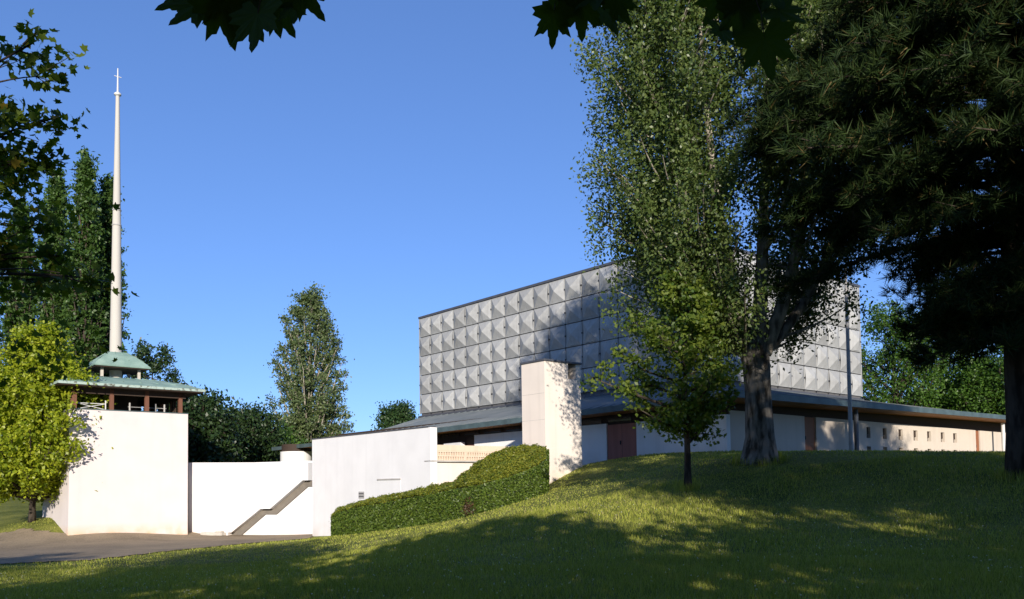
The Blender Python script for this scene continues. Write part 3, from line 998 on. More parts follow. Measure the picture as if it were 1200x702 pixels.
def tuft_template(n=25, seed=3):
    r = np.random.default_rng(seed); v, f = [], []
    for i in range(n):
        a = r.uniform(0, 6.283); c = r.uniform(.05, 1.0); s = math.sqrt(1 - min(c, 1) ** 2)
        d = np.array([s * math.cos(a), c, s * math.sin(a)]); ln = r.uniform(.75, 1.1)
        sd_ = np.cross(d, r.normal(size=3)); sd_ /= np.linalg.norm(sd_); b = np.array([0, -r.uniform(0, .5), 0])
        k = len(v); v += [b - sd_ * .036, b + sd_ * .036, b + d * ln]; f.append((k, k + 1, k + 2))
    return np.array(v), f


TUFT = tuft_template()


def leaves(name, P, size, tmpl, material, parent, rng, up_bias=0.4, normals=None, U=None):
    P = np.asarray(P); n = len(P); tv, tf = tmpl
    fr_ = frames(n, rng, up_bias, normals)
    if U is not None:                                   # given growth axis -> local y
        Vv = U; R_ = rng.normal(size=(n, 3)); Uu = np.cross(Vv, R_); Uu /= np.linalg.norm(Uu, axis=1, keepdims=True) + 1e-9
        fr_ = (Uu, Vv, np.cross(Uu, Vv))
    sz = np.asarray(size).reshape(-1, 1, 1) * np.ones((n, 1, 1))
    co = P[:, None, :] + sz * (tv[None, :, 0:1] * fr_[0][:, None] + tv[None, :, 1:2] * fr_[1][:, None] + tv[None, :, 2:3] * fr_[2][:, None])
    k = len(tv); lt = len(tf[0])
    fa = (np.array(tf)[None] + (np.arange(n) * k)[:, None, None]).reshape(-1)
    o = np_mesh(name, co.reshape(-1, 3), fa, lt, material, parent)
    return o


def bez(a, b, c, n):
    return [a * (1 - t) ** 2 + b * 2 * t * (1 - t) + c * t * t for t in [i / n for i in range(n + 1)]]


def make_tree(name, label, base, top, env, clear, rt, leafm, barkm, seed, limbs=30, twigs=9, clump=26, sig=.35, leaf=.16, rise=.6, tl=.9,
              tmpl=DIAMOND, lean=(0, 0), group=None, cat='tree', up=.4, inner=.3, sides=8, holes=0.0, bw=1.0, trunk_to=.9, cut=None, skew=0.0, rv=(.72, 1.05)):
    """trunk, limbs and twigs with leaf clumps; env(t) = crown radius at relative crown height t in 0..1"""
    R = random.Random(seed); rng = np.random.default_rng(seed)
    base = Vector(base); H_ = top - base.z
    root = thing(name, label, cat, base, group)
    tm = MB(); lm = MB(); top = top - tl * .6
    nseg = 12
    tp_ = []
    for i in range(nseg + 1):
        t = i / nseg * trunk_to
        tp_.append(base + Vector((lean[0] * t * H_ + R.uniform(-.1, .1) * rt * 2.0 * (i > 1), lean[1] * t * H_ + R.uniform(-.1, .1) * rt * 2 * (i > 1), t * H_ - (.3 if i == 0 else 0))))
    rad = [rt * (1.35 if i == 0 else 1.0) * max(.06, (1 - .93 * (i / nseg) ** .9)) for i in range(nseg + 1)]
    tm.tube(tp_, rad, 14)
    def trunk_at(z):
        f = (z - base.z) / H_ / trunk_to * nseg
        i = max(0, min(nseg - 1, int(f))); return tp_[i].lerp(tp_[i + 1], min(max(f - i, 0), 1)), rad[i]
    P = []
    def clump_at(c, s, n):
        if cut and cut(c): return
        P.append(rng.normal(size=(n, 3)) * np.array([s, s, s * .8]) + np.array(c))
    for k in range(limbs):
        t = ((k + R.random()) / limbs)
        zt = clear + (top - clear) * t
        az = k * 2.399 + R.uniform(-.5, .5)
        r = max(.25, env(t) - .4 * tl) * R.uniform(*rv) * (1 - skew * math.cos(az))
        z0 = max(base.z + (clear - base.z) * R.uniform(.75, 1.0), zt - r * rise * R.uniform(.8, 1.2) - .3)
        z0 = min(z0, base.z + H_ * trunk_to * .98)
        s, rr = trunk_at(z0)
        ax_, _ = trunk_at(min(zt, base.z + H_ * trunk_to))
        e = Vector((ax_.x + r * math.cos(az), ax_.y + r * math.sin(az), zt))
        mid = s.lerp(e, .5) + Vector((math.cos(az), math.sin(az), 0)) * r * .18 + Vector((R.uniform(-.1, .1), R.uniform(-.1, .1), R.uniform(-.1, .1))) * r
        path = bez(s, mid, e, 7)
        r0 = min(rr * .75, .035 + .022 * (e - s).length) * bw
        lm.tube(path, [r0 * (1 - .85 * i / 7) for i in range(8)], 6, cap=False)
        for q_ in range(twigs):
            f = inner + (1 - inner) * (q_ + R.random()) / twigs
            i = min(6, int(f * 7)); b0_ = path[i].lerp(path[i + 1], f * 7 - i)
            if R.random() < holes: continue
            dr_ = Vector((R.gauss(0, 1), R.gauss(0, 1), R.gauss(.25, .8))).normalized() + (path[i + 1] - path[i]).normalized() * .6
            e2 = b0_ + dr_.normalized() * tl * R.uniform(.4, 1.1)
            lm.tube([b0_, b0_.lerp(e2, .5) + Vector((0, 0, .05)), e2], [r0 * .3 + .006, .01, .006], 4, cap=False)
            clump_at(e2, sig * R.uniform(.7, 1.2), int(clump * R.uniform(.5, 1.4)))
            clump_at(b0_.lerp(e2, .5), sig * .8, int(clump * .4))
    tr = tm.build('trunk', barkm, root, smooth=True)
    o = lm.build('limbs', barkm, root, smooth=True); o['kind'] = 'stuff'
    P = np.concatenate(P)
    o = leaves('crown', P, rng.uniform(.65, 1.2, len(P)) * leaf, tmpl, leafm, root, rng, up)
    o['kind'] = 'stuff'
    return root


LM = dict(
    poplar=leafmat('poplar_leaf', (0.040, 0.075, 0.018), (0.12, 0.155, 0.045), .3, .4, .3),
    lombardy=leafmat('lombardy_leaf', (0.026, 0.06, 0.013), (0.07, 0.125, 0.026), .3, .45, .3),
    grey_poplar=leafmat('grey_poplar_leaf', (0.055, 0.090, 0.032), (0.13, 0.165, 0.065), .3, .45, .3),
    deciduous=leafmat('deciduous_leaf', (0.03, 0.075, 0.012), (0.09, 0.17, 0.024), .4),
    dark=leafmat('dark_leaf', (0.012, 0.030, 0.009), (0.032, 0.060, 0.016), .2),
    linden=leafmat('linden_leaf', (0.05, 0.10, 0.015), (0.16, 0.20, 0.032), .45),
    yellowgreen=leafmat('yellow_green_leaf', (0.14, 0.20, 0.012), (0.36, 0.385, 0.026), .45),
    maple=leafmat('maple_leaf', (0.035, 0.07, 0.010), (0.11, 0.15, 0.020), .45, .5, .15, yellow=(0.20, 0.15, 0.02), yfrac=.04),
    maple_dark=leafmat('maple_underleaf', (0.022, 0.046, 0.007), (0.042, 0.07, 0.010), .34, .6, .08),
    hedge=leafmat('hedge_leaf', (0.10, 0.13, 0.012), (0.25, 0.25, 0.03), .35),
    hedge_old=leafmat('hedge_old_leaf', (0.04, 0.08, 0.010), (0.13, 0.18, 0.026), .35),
    dead=leafmat('dead_leaf', (0.03, 0.018, 0.009), (0.09, 0.05, 0.024), .1),
    needle=leafmat('pine_needle', (0.010, 0.024, 0.007), (0.032, 0.052, 0.013), .1, .6, .12, yellow=(0.10, 0.07, 0.025), yfrac=.03),
    farpine=leafmat('far_pine_needle', (0.018, 0.045, 0.014), (0.04, 0.075, 0.02), .15),
    grass=leafmat('grass_blade', (0.14, 0.185, 0.022), (0.41, 0.41, 0.08), .28, .55, .2, yellow=(0.34, 0.29, 0.13), yfrac=.07),
    clover=leafmat('clover_flower', (0.5, 0.48, 0.42), (0.7, 0.68, 0.6), .2),
)


def P0(px, D): x = at(px, 560, D).x; return (x, D, gz(x, D))


def ztop_of(py, D, px=600): return at(px, py, D).z


# solitary poplar over the low roof
def env_pop(t): return 4.7 * (.85 + t if t < .15 else 1.0 if t < .5 else max(.22, 1 - ((t - .5) / .56) ** 1.8))
b = P0(364, 92)
make_tree('poplar_tree', 'lone grey green poplar rising behind the long white wall', b, ztop_of(338, 92, 365), env_pop, b[2] + 4.2, .55, LM['grey_poplar'], MT['bark_pale'], 21, limbs=100, twigs=8, clump=34, sig=.32, leaf=.30, rise=2.0, tl=.9, inner=.3, up=.1, bw=.7)


# tall column poplars behind the spire
def env_col(rad):
    return lambda t: rad * (1.15 if t < .3 else 1.0 if t < .6 else max(.10, 1 - ((t - .6) / .42) ** 1.7))


for i, (px, py, D, rad, lab) in enumerate(((97, 174, 74, 1.75, 'tallest column poplar just left of the spire'), (124, 203, 77, 1.7, 'column poplar standing directly behind the spire'),
                                           (63, 195, 76, 1.8, 'dark column poplar second left of the spire'), (22, 232, 78, 2.0, 'column poplar at the far left beneath the maple branches'), (-28, 215, 80, 2.2, 'column poplar mostly hidden past the left maple'))):
    b = P0(px, D)
    make_tree('column_poplar', lab, b, ztop_of(py, D, px), env_col(rad), b[2] + 3, .5, LM['lombardy'], MT['bark_dark'], 40 + i, limbs=110, twigs=8, clump=26, sig=.25, leaf=.34, rise=3.6, tl=.55, inner=.15, up=.1, group='column poplars behind the tower')


def env_round(rad, flat=1.0):
    return lambda t: rad * math.sqrt(max(.03, 1 - (2 * (t * .96) - .85) ** 2 / 1.35)) * flat


# background trees
bgt = [('broadleaf_tree', 'dark green bushy tree right against the tower corner', 236, 458, 62, 3.0, 'dark', 2.5),
       ('broadleaf_tree', 'mid green tree showing over the stair wall beside the canopy', 290, 476, 74, 3.6, 'dark', 3.0),
       ('broadleaf_tree', 'low dark tree between the tower tree and the canopy', 262, 496, 82, 3.4, 'dark', 2.0),
       ('broadleaf_tree', 'low dark tree whose top meets the canopy edge', 318, 500, 84, 3.2, 'deciduous', 2.0),
       ('broadleaf_tree', 'bright leafy tree right beside the panelled block', 1052, 356, 84, 5.2, 'deciduous', 4.0),
       ('broadleaf_tree', 'leafy tree behind the long low wing, under the pine limb', 1108, 366, 88, 5.4, 'deciduous', 4.0),
       ('broadleaf_tree', 'smaller leafy tree over the far end of the eave', 1150, 420, 82, 3.8, 'deciduous', 4.0),
       ('broadleaf_tree', 'dark leafy tree beside the pine trunk', 1200, 392, 80, 4.5, 'deciduous', 4.0)]
for i, (nm, lab, px, py, D, rad, lmn, cl) in enumerate(bgt):
    b = P0(px, D)
    make_tree(nm, lab, b, ztop_of(py, D, px), env_round(rad), b[2] + cl, .35, LM[lmn], MT['bark_dark'], 60 + i, limbs=52, twigs=9, clump=26, sig=.42, leaf=.32, rise=.9, tl=1.2, inner=.3, group='leafy trees behind the buildings')
b = P0(466, 104)
make_tree('round_pine', 'small round dark pine peeping over the low roof', b, ztop_of(472, 104, 466), env_round(3.1), b[2] + 4, .3, LM['farpine'], MT['bark_dark'], 75, limbs=46, twigs=9, clump=22, sig=.38, leaf=.34, rise=.5, tl=.9, inner=.3)
b = P0(178, 66)
make_tree('layered_pine', 'sparse dark layered tree right behind the copper roofs', b, ztop_of(402, 66, 178), lambda t: 3.0 * (1 - .55 * t), b[2] + 6, .25, LM['dark'], MT['bark_dark'], 76, limbs=26, twigs=8, clump=22, sig=.28, leaf=.26, rise=.1, tl=.6, inner=.45)

# yellow-green tree in front of the tower
b = P0(38, 46.6)
make_tree('yellow_green_tree', 'bright yellow green young maple leaning over the left side of the tower', b, ztop_of(381, 43.5, 26), lambda t: 4.6 * math.sqrt(max(.04, 1 - (1.75 * t - .55) ** 2)) if t < .9 else 1.0, b[2] + 1.6, .18, LM['yellowgreen'], MT['bark_dark'], 81, lean=(.2, -.3), limbs=95, twigs=9, clump=50, sig=.27, leaf=.21, rise=.8, tl=.6, inner=.25, tmpl=OVAL)

# big poplar in front of the church
D0 = 27.2
b = P0(891, D0)
zb_ = b[2]


def env_big(t): return 4.9 * (.85 + .6 * t if t < .25 else 1.0 if t < .8 else max(.25, 1 - ((t - .8) / .24) ** 2))


big = thing('white_poplar', 'big grey barked poplar with a forked trunk standing before the church corner', 'tree', b)
R = random.Random(5); rng = np.random.default_rng(5)
tm = MB(); fork = Vector((b[0] - .1, b[1], zb_ + 3.75))
tm.tube([(b[0], b[1], zb_ - .3), (b[0], b[1], zb_ + .12), (b[0] + .02, b[1], zb_ + .8), (b[0], b[1], zb_ + 2.2), (b[0] - .03, b[1], zb_ + 3.1), fork, fork + Vector((-.12, 0, 1.0))], [.80, .60, .47, .42, .45, .48, .34], 18)
tr = tm.build('trunk', MT['bark_grey'], big, smooth=True)
ms = []
for (tx, ty, tz, r0) in ((-1.6, .4, 16.5, .30), (.5, -.6, 17, .28), (2.6, -.5, 15.5, .27), (-3.2, -.4, 13.5, .18), (4.4, -.4, 13.5, .20)):
    s = fork + Vector((max(-.3, min(.3, tx * .15)), ty * .1, -.2))
    e = Vector((b[0] + tx, b[1] + ty, zb_ + tz))
    path = bez(s, s.lerp(e, .35) + Vector((tx * .30, ty * .3, -.9)), e, 12)
    lm = MB(); lm.tube(path, [r0 * (1 - .9 * i / 12) for i in range(13)], 9, cap=False)
    lm.build('limb', MT['bark_pale'] if abs(tx) < 3 else MT['bark_grey'], big, smooth=True)
    ms.append(path)
P = []
lm = MB()
zc0, zc1 = zb_ + 4.8, zb_ + 17.6
for k in range(330):
    t = ((k + R.random()) / 330) ** 1.0
    zt = zc0 + (zc1 - zc0) * t
    az = k * 2.399 + R.uniform(-.4, .4)
    r = env_big(t) * math.sqrt(R.uniform(.25, 1.1))
    e = Vector((b[0] - .4 + r * math.cos(az), b[1] + r * math.sin(az), zt))
    if e.z < EYE + 8.3 and e.x > b[0] - .8 and e.y < b[1] + 1: continue
    best = min(((q_, (q_ - e).length + max(0, q_.z - e.z + 1.5) * 3) for pa in ms for q_ in pa), key=lambda x: x[1])[0]
    path = bez(best, best.lerp(e, .55) + Vector((math.cos(az), math.sin(az), -.4)) * r * .1, e, 5)
    ln = (e - best).length
    lm.tube(path, [(.018 + .011 * ln) * (1 - .85 * i / 5) for i in range(6)], 5, cap=False)
    for q_ in range(10):
        f = .25 + .75 * (q_ + R.random()) / 10; i = min(4, int(f * 5)); c = path[i].lerp(path[i + 1], f * 5 - i)
        c = c + Vector((R.gauss(0, .35), R.gauss(0, .35), R.gauss(.1, .35)))
        P.append(rng.normal(size=(int(R.uniform(34, 90)), 3)) * np.array([.17, .17, .40]) + np.array(c))
# low drooping left branch that throws its shade on the chimney
for (ex, ey, ez) in ((-3.6, .6, 7.6), (-5.4, .2, 10.2)):
    e = Vector((b[0] + ex * .9, b[1] + ey, zb_ + ez)); s = ms[3][3]
    path = bez(s, s.lerp(e, .5) + Vector((0, 0, .8)), e, 6)
    lm.tube(path, [.08 * (1 - .85 * i / 6) for i in range(7)], 6, cap=False)
    for q_ in range(10):
        f = .35 + .65 * (q_ + R.random()) / 10; i = min(5, int(f * 6)); c = path[i].lerp(path[i + 1], f * 6 - i) + Vector((R.gauss(0, .3), R.gauss(0, .3), R.gauss(0, .3)))
        P.append(rng.normal(size=(int(R.uniform(30, 60)), 3)) * .26 + np.array(c))
o = lm.build('twigs', MT['bark_pale'], big, smooth=True); o['kind'] = 'stuff'
P = np.concatenate(P)
o = leaves('crown', P, rng.uniform(.7, 1.2, len(P)) * .132, DIAMOND, LM['poplar'], big, rng, .1); o['kind'] = 'stuff'

# young linden in front of it
b = P0(806, 24.6)
make_tree('young_linden', 'slim young linden with sunlit yellow green leaves on the slope', b, ztop_of(318, 24.6, 806), lambda t: (1.2 + 5.5 * t if t < .28 else 2.7 * (1 - ((t - .28) / .78) ** 2)) * .80, b[2] + 1.75, .115, LM['linden'], MT['bark_dark'], 92, limbs=34, twigs=9, clump=32, sig=.16, leaf=.15, rise=.3, tl=.5, inner=.25, tmpl=OVAL, holes=.08, skew=.3, rv=(.5, 1.2), up=.7)

# pine on the right
Dp = 21.0
b = P0(1197, Dp)
pine = thing('pine_tree', 'huge dark pine with long needled limbs filling the upper right', 'tree', b)
R = random.Random(9); rng = np.random.default_rng(9)
tm = MB(); zb_ = b[2]
tm.tube([(b[0] + .02 * i * (i % 2), b[1], zb_ - .3 + i * 1.6) for i in range(11)], [.40, .31, .29, .27, .26, .24, .21, .18, .14, .1, .05], 14)
tm.build('trunk', MT['bark_dark'], pine, smooth=True)
lm = MB(); TP, TD = [], []


def tuft_row(path, n, jit):
    for q_ in range(n):
        f = .12 + .88 * (q_ + R.random()) / n; m_ = len(path) - 1; i = min(m_ - 1, int(f * m_)); c = path[i].lerp(path[i + 1], f * m_ - i)
        d = (path[i + 1] - path[i]).normalized() + Vector((R.gauss(0, .6), R.gauss(0, .6), R.gauss(.35, .5)))
        TP.append(tuple(c + Vector((R.gauss(0, jit), R.gauss(0, jit), R.gauss(0, jit * .7))))); TD.append(tuple(d.normalized()))


nl = 165
for k in range(nl):
    t = (k + R.random()) / nl
    z0 = zb_ + 3.3 + 11.6 * t
    az = k * 2.399 + R.uniform(-.3, .3)
    if math.sin(az) > .3 and k % 3 == 0: az = -az
    ln = (7.2 if t < .6 else 7.2 * (1 - .75 * (t - .6) / .4)) * R.uniform(.62, 1.0)
    if math.cos(az) > .2 and t < .08: ln *= .8
    if z0 < zb_ + 6.2: ln *= .40
    elif z0 < zb_ + 7.4: ln *= .85
    dr_ = Vector((math.cos(az), math.sin(az), 0)); s = Vector((b[0], b[1], z0))
    e = s + dr_ * ln + Vector((0, 0, R.uniform(-1.3, .3) + .8 * t))
    path = bez(s, s.lerp(e, .5) + Vector((0, 0, .06 * ln + .3)), e, 8)
    lm.tube(path, [(.035 + .012 * ln) * (1 - .85 * i / 8) for i in range(9)], 6, cap=False)
    ns_ = int(4 + ln * 1.7)
    for q_ in range(ns_):
        f = .22 + .78 * (q_ + R.random()) / ns_; i = min(7, int(f * 8)); c = path[i].lerp(path[i + 1], f * 8 - i)
        sd_ = 1 if q_ % 2 else -1
        side = Vector((-dr_.y, dr_.x, 0)) * sd_
        l2 = R.uniform(.7, 1.7) * (1.15 - .5 * f)
        e2 = c + (dr_ * .7 + side * R.uniform(.5, 1.0) + Vector((0, 0, R.uniform(-.25, .35)))).normalized() * l2
        p2 = [c, c.lerp(e2, .5) + Vector((0, 0, -.05)), e2]
        lm.tube(p2, [.022, .014, .008], 4, cap=False)
        tuft_row(p2, 12, .16)
    tuft_row(path[4:], 10, .12)
o = lm.build('limbs', MT['bark_dark'], pine, smooth=True); o['kind'] = 'stuff'
TP, TD = np.array(TP), np.array(TD)
o = leaves('needles', TP, rng.uniform(.25, .42, len(TP)), TUFT, LM['needle'], pine, rng, U=TD); o['kind'] = 'stuff'

# clipped hedge: rails base / shoulder / back top
rail = [  # base px,py,D ; shoulder py ; top py ; back offset
    (391, 628, 39.6, 607, 604, .5), (397, 627.5, 39.2, 601, 597, .8), (420, 625.5, 38.2, 595, 590, 1.1), (450, 622, 36.9, 590, 584, 1.2), (480, 618, 35.7, 584, 577.5, 1.2), (510, 613, 34.5, 579, 571.5, 1.2),
    (532, 608, 33.8, 574, 567, 1.3), (548, 605, 33.5, 572, 554, 1.6), (565, 601, 33.3, 568, 541, 1.8), (580, 597, 33.2, 564, 532, 1.9), (595, 592, 33.2, 560, 527, 1.9), (612, 586, 33.3, 554, 525, 1.9), (628, 580, 33.4, 547, 524, 1.9), (640, 576, 33.6, 538, 526, 1.9)]
rows = []
for px, py, D, ps, pt, bo in rail:
    B = at(px, py, D); Sh = at(px, ps, D + .12); Tp = at(px, pt, D + bo)
    Bk = Vector((Tp.x, Tp.y + .45, Tp.z - .12)); Bb = Vector((Tp.x, Tp.y + .6, B.z - .2)); B.z -= .15
    rows.append([B, B.lerp(Sh, .5) - Vector((0, .06, 0)), Sh, Sh.lerp(Tp, .5) + Vector((0, 0, .02)), Tp, Bk, Bb])
HP, HN, HT = [], [], []
mb = MB()
for i in range(len(rows) - 1):
    for k in range(6):
        qd = [rows[i][k], rows[i + 1][k], rows[i + 1][k + 1], rows[i][k + 1]]
        mb.face(qd)
        nn = (qd[1] - qd[0]).cross(qd[3] - qd[0]); ar = nn.length; nn.normalize()
        for _ in range(int(ar * (1500 if k > 1 else 1000)) if k < 5 else 0):
            u_, v_ = R.random(), R.random()
            a = qd[0].lerp(qd[1], u_).lerp(qd[3].lerp(qd[2], u_), v_)
            bump_ = .05 * math.sin(a.x * 3.1 + a.z * 4) + .04 * math.sin(a.x * 7.3 - a.z * 6.1)
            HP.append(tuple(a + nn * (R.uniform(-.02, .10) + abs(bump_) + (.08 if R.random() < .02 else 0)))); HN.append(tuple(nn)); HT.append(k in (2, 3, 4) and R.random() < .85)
for end, sgn in ((0, -1), (-1, 1)):
    poly = rows[end]; mb.face(poly if sgn < 0 else poly[::-1])
    cx_ = sum(poly, Vector()) / len(poly)
    for _ in range(2600):
        i = R.randrange(6); u_, v_ = R.random(), math.sqrt(R.random())
        a = cx_.lerp(poly[i].lerp(poly[i + 1], u_), v_)
        HP.append(tuple(a + Vector((sgn * R.uniform(-.02, .12), R.uniform(-.05, .05), 0)))); HN.append((sgn, -.2, .1)); HT.append(False)
bp_ = rows[5][0]
hd = thing('clipped_hedge', 'clipped green hedge stepping up the slope before the white walls', 'hedge', (bp_.x, bp_.y, bp_.z))
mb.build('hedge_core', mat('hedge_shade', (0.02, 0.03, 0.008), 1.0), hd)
HP, HN = np.array(HP), np.array(HN)
HT = np.array(HT)
pb_ = at(549, 596, 33.4)
dead = (np.linalg.norm((HP - np.array(pb_)) * np.array([1, .6, .7]), axis=1) < rng.uniform(.05, .36, len(HP)))
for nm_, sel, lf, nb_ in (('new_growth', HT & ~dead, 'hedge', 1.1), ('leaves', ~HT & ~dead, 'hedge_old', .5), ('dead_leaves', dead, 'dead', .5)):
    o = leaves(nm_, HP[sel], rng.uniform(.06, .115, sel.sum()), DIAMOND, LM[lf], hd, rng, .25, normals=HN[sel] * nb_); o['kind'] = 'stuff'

# maple at the left edge: trunk outside the frame, boughs reaching in
b = (-8.6, 7.4, gz(-8.6, 7.4))
lm_ = thing('maple_tree', 'spreading maple whose boughs reach in from the left edge', 'tree', b)
R = random.Random(31); rng = np.random.default_rng(31)
tm = MB(); tm.tube([(b[0] + .1 * math.sin(i), b[1], b[2] - .3 + i * .68) for i in range(10)], [.3, .3, .28, .26, .24, .21, .17, .13, .09, .04], 14)
tm.build('trunk', MT['bark_dark'], lm_, smooth=True)
br = MB(); P = []
targets = []
for px, py, n in ((55, 50, 26), (70, 90, 24), (25, 70, 22), (75, 140, 26), (40, 150, 34), (15, 130, 30), (50, 190, 42), (20, 200, 46), (5, 170, 40), (35, 215, 26), (5, 240, 26), (60, 262, 34), (30, 285, 44), (85, 300, 30), (10, 310, 42), (60, 330, 40), (110, 325, 14), (138, 335, 12), (20, 345, 30), (-40, 100, 60), (-60, 200, 70), (-50, 300, 70)):
    targets.append((at(px - 16, py, 7.6 + R.uniform(-.6, .8)), n, .10))
for k in range(46):
    az = k * 2.399; t = (k + .5) / 46; zz = b[2] + 2.6 + 4.3 * t; r = 3.6 * math.sqrt(max(.05, 1 - (2 * t - .75) ** 2 / 1.6))
    e = Vector((b[0] - .3 + r * math.cos(az), b[1] + r * math.sin(az), zz))
    if proj(e)[0] > -25: continue
    targets.append((e, 80, .35))
mains = []
for q_ in (0, 3, 6, 13, 16, 21):
    e = targets[q_][0]; s = Vector((b[0], b[1], b[2] + 2.2 + .3 * (len(mains) % 3)))
    pm_ = bez(s, s.lerp(e, .5) + Vector((.3, 0, .9)), e, 14); mains.append(pm_)
    br.tube(pm_, [.035 * (1 - .9 * i / 14) + .004 for i in range(15)], 7, cap=False)
for e, n, sg in targets:
    near_ = min(((p_ - e).length, i, k) for k, pm_ in enumerate(mains) for i, p_ in enumerate(pm_) if i > 5)
    if near_[0] < 1.2:
        s = mains[near_[2]][max(5, near_[1] - 3)]
        path = bez(s, s.lerp(e, .5) + Vector((R.gauss(0, .1), R.gauss(0, .1), .12)), e, 7)
        br.tube(path, [.012 * (1 - .75 * i / 7) for i in range(8)], 5, cap=False)
        for q_ in range(5):
            c = e + Vector((R.gauss(0, sg * .9), R.gauss(0, sg), R.gauss(0, sg * .8)))
            br.tube([path[6], c], [.005, .003], 4, cap=False)
            P.append(rng.normal(size=(max(3, int(n / 1.9)), 3)) * sg * .8 * np.array([1, 1, .7]) + np.array(c))
        continue
    hz = math.hypot(e.x - b[0], e.y - b[1])
    s = Vector((b[0], b[1], max(b[2] + 2.0, e.z - .35 * hz - .4)))
    s.z = min(s.z, b[2] + 5.6)
    path = bez(s, s.lerp(e, .55) + Vector((R.gauss(0, .2), R.gauss(0, .2), .45)), e, 7)
    br.tube(path, [(.014 + .005 * hz) * (1 - .88 * i / 7) for i in range(8)], 5, cap=False)
    for q_ in range(5):
        c = e + Vector((R.gauss(0, sg * .9), R.gauss(0, sg), R.gauss(0, sg * .8)))
        br.tube([path[6], c], [.008, .005], 4, cap=False)
        P.append(rng.normal(size=(max(3, int(n / 1.9)), 3)) * sg * .8 * np.array([1, 1, .7]) + np.array(c))
o = br.build('boughs', MT['bark_dark'], lm_, smooth=True); o['kind'] = 'stuff'
P = np.concatenate(P)
o = leaves('crown', P, rng.uniform(.055, .10, len(P)), MAPLE_S, LM['maple'], lm_, rng, .9); o['kind'] = 'stuff'


# trees around the viewpoint: they carry the leaves at the top of the picture and shade the lawn
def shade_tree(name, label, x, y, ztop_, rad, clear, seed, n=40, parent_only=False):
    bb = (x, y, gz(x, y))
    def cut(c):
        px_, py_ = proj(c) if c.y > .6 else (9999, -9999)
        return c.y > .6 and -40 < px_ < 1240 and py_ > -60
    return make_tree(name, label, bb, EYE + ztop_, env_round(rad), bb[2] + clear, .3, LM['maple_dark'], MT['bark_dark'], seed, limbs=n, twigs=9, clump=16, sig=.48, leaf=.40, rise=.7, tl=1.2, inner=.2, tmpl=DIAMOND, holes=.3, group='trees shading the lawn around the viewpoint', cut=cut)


over = shade_tree('overhanging_maple', 'low maple whose dark leaves hang into the top of the picture', 1.0, -5.0, 7.6, 4.9, 2.4, 101, 90)
shade_tree('shade_tree', 'tree outside the picture shading the near lawn at the left', -6.2, -5.5, 9.6, 4.3, 2.0, 102, 80)
shade_tree('shade_tree', 'tree outside the picture shading the paved yard', -14.5, -4.0, 8.0, 3.6, 2.0, 108, 50)
shade_tree('shade_tree', 'low tree outside the picture shading the near lawn at the right', 8.4, -5.5, 6.5, 4.4, 2.0, 103, 90)
shade_tree('shade_tree', 'broad tree outside the picture shading the right slope', 15.0, -8.5, 10.5, 4.6, 2.0, 109, 90)
shade_tree('shade_tree', 'high crowned tree outside the picture shading the slope beneath the poplar', 11.0, -7.0, 13.0, 5.4, 9.9, 106, 54)
shade_tree('shade_tree', 'tallest tree outside the picture, keeping the pine in shade', 16.8, -3.0, 20.3, 6.6, 3.0, 104, 130)
shade_tree('shade_tree', 'second tall tree outside the picture behind the pine shade', 24.5, -3.5, 20.3, 5.6, 4.0, 107, 100)
shade_tree('shade_tree', 'tree outside the picture shading the slope below the pine', 25.0, 3.0, 16.0, 5.4, 3.0, 105, 60)

# the hanging maple leaves, each one a leaf
R = random.Random(77)
tv, tf = MAPLE
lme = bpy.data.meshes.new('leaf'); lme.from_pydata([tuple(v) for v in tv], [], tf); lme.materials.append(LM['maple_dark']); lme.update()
ob = wpos(over)
sprig = MB()
LEAF = [  # px, py, size m, D, roll deg (tip direction, 0 = down), tilt
    (232, 4, .20, 3.1, -35, .3), (258, 2, .22, 3.0, 10, .5), (286, 5, .21, 3.1, 25, .3), (302, 16, .23, 2.9, 5, .15), (322, 3, .19, 3.2, 30, .4), (346, 0, .17, 3.1, 10, .2), (222, -8, .2, 3.2, -50, .3), (270, -12, .24, 3.0, 0, .5), (312, -14, .24, 3.1, 10, .4), (352, -14, .18, 3.0, 40, .3), (250, 8, .15, 3.1, -10, .3),
    (649, 16, .17, 3.3, -8, .55), (681, 5, .19, 3.3, 0, .3), (708, 12, .20, 3.4, 14, .3), (664, -8, .19, 3.3, -10, .4), (700, -12, .2, 3.3, 5, .4), (722, -2, .16, 3.3, 35, .3),
    (845, 36, .16, 3.4, -15, .4), (866, 10, .21, 3.4, 0, .2), (896, 44, .24, 3.3, 8, .15), (912, 12, .18, 3.4, 40, .5), (874, -8, .22, 3.4, 0, .3), (845, -5, .19, 3.4, -30, .3), (905, -10, .18, 3.4, 20, .3)]
for px, py, sz, D, ro_, ti in LEAF:
    p = at(px, py, D)
    o = bpy.data.objects.new('leaf', lme); COL.objects.link(o); o.parent = over
    o.location = p - ob; o.scale = (sz, sz, sz)
    o.rotation_euler = (math.radians(90) + ti * R.choice((-1, 1)), math.radians(180 - ro_), R.uniform(-.4, .4))
    st_ = p + Vector((R.uniform(-.04, .04), R.uniform(-.05, .05), .22))
    sprig.tube([p, p.lerp(st_, .5) + Vector((.01, 0, 0)), st_], [.0025, .002, .003], 5, cap=False)
for pxs, D in (((205, 230, 300, 372), 3.05), ((630, 680, 735), 3.3), ((830, 870, 930), 3.4)):
    ps = [at(x, -78 + 6 * math.sin(x), D) for x in pxs]
    e = Vector((over.location.x, over.location.y, EYE + 4.6))
    mid = ps[len(ps) // 2]
    sprig.tube(ps, [.008] * len(ps), 6)
    sprig.tube(bez(e, e.lerp(mid, .6) + Vector((0, 0, 1.0)), mid, 8), [.05 * (1 - .85 * i / 8) for i in range(9)], 6)
sprig.build('sprig', MT['bark_dark'], over, smooth=True)

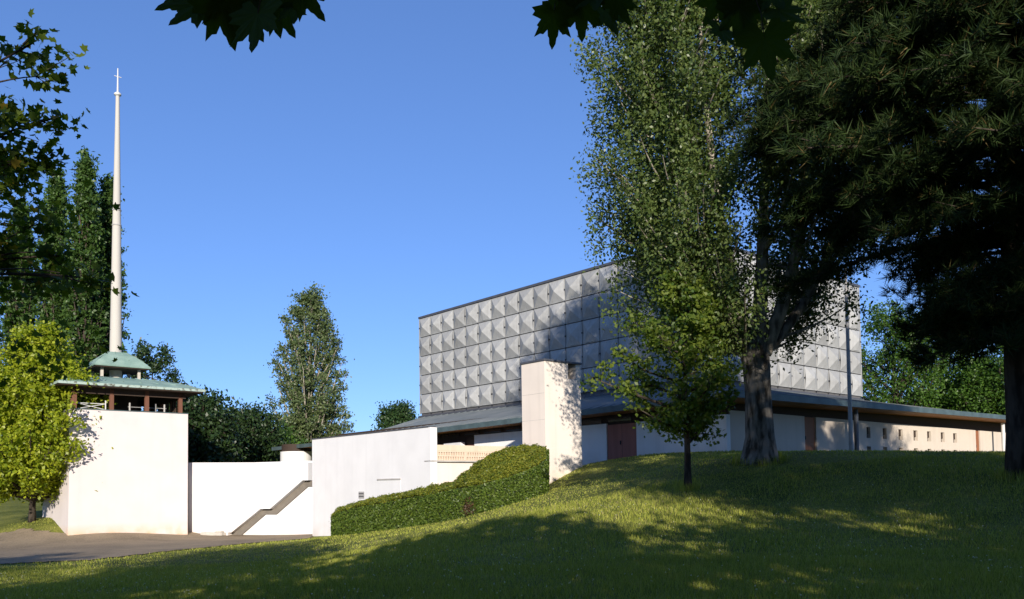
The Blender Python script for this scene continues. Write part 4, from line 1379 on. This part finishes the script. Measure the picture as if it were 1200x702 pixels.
# ------------------------------------------------------------------ grass
rng = np.random.default_rng(3)


def sow(n, D0_, D1_, hgt, wid, xr=.82):
    D = np.sqrt(rng.uniform(D0_ ** 2, D1_ ** 2, n)); x = D * rng.uniform(-xr - .02, xr + .02, n)
    keep = ~inside(road_poly, x, D + .15 * np.sin(x * 1.7))
    t = (x - pl.x) * n2.x + (D - pl.y) * n2.y; s = (x - pl.x) * d2.x + (D - pl.y) * d2.y
    keep &= ~((s > -.1) & (t < 12.2) & (x < 0))
    keep &= ~((np.abs(x + 13) < 7) & (D > 43.5) & (x > -19))
    x, D = x[keep], D[keep]; n = len(x)
    z = ground(x, D)
    patch = .55 + .75 * (np.sin(x * 1.3 + np.sin(D * .9) * 2) * np.sin(D * 1.1 + x * .4) * .5 + .5)
    hh = hgt * rng.uniform(.45, 1.35, n) * patch; ww = wid * rng.uniform(.7, 1.2, n)
    a = rng.uniform(0, 6.283, n); ln = rng.uniform(0, .75, n) * hh; la = rng.uniform(0, 6.283, n)
    b0 = np.c_[x, D, z - .01]; sd_ = np.c_[np.cos(a), np.sin(a), 0 * a] * (ww / 2)[:, None]
    tipv = b0 + np.c_[np.cos(la) * ln, np.sin(la) * ln, hh]
    return np.stack([b0 - sd_, b0 + sd_, tipv], 1).reshape(-1, 3)


def ring(cx, cy, r0, n, hgt):
    a = rng.uniform(0, 6.283, n); rr = r0 + np.abs(rng.normal(0, .16, n)); x = cx + rr * np.cos(a); y = cy + rr * np.sin(a)
    hh = hgt * rng.uniform(.3, 1.2, n); la = rng.uniform(0, 6.283, n); ln = rng.uniform(0, .5, n) * hh
    b0 = np.c_[x, y, ground(x, y) - .01]; sd_ = np.c_[np.cos(la + 1.5), np.sin(la + 1.5), 0 * la] * .011
    return np.stack([b0 - sd_, b0 + sd_, b0 + np.c_[np.cos(la) * ln, np.sin(la) * ln, hh]], 1).reshape(-1, 3)


tr_ = [Vector(bpy.data.objects[n_].location) for n_ in ('young_linden', 'white_poplar', 'pine_tree')]
G = np.concatenate([ring(tr_[0].x, tr_[0].y, .12, 500, .26), ring(tr_[1].x, tr_[1].y, .62, 900, .24), ring(tr_[2].x, tr_[2].y, .38, 700, .28), sow(2600, 9, 26, .24, .006), sow(175000, 8.0, 15, .095, .0115), sow(165000, 15, 26, .095, .018), sow(110000, 26, 47, .065, .034)])
g = np_mesh('grass', G, np.arange(len(G)), 3, LM['grass'])
tag(g, 'short mown grass with scattered clover over the sloping lawn', 'grass', kind='stuff')
n = 900
D = np.sqrt(rng.uniform(9 ** 2, 24 ** 2, n)); x = D * rng.uniform(-.62, .62, n)
kp = ~inside(road_poly, x, D)
x, D = x[kp], D[kp]
Pf = np.c_[x, D, ground(x, D) + rng.uniform(.05, .12, len(x))]
Pf = np.repeat(Pf, 5, 0) + rng.normal(size=(len(x) * 5, 3)) * .006
o = leaves('clover', Pf, .018, DIAMOND, LM['clover'], None, rng, .5)
tag(o, 'small white clover heads dotted through the grass', 'flowers', kind='stuff')
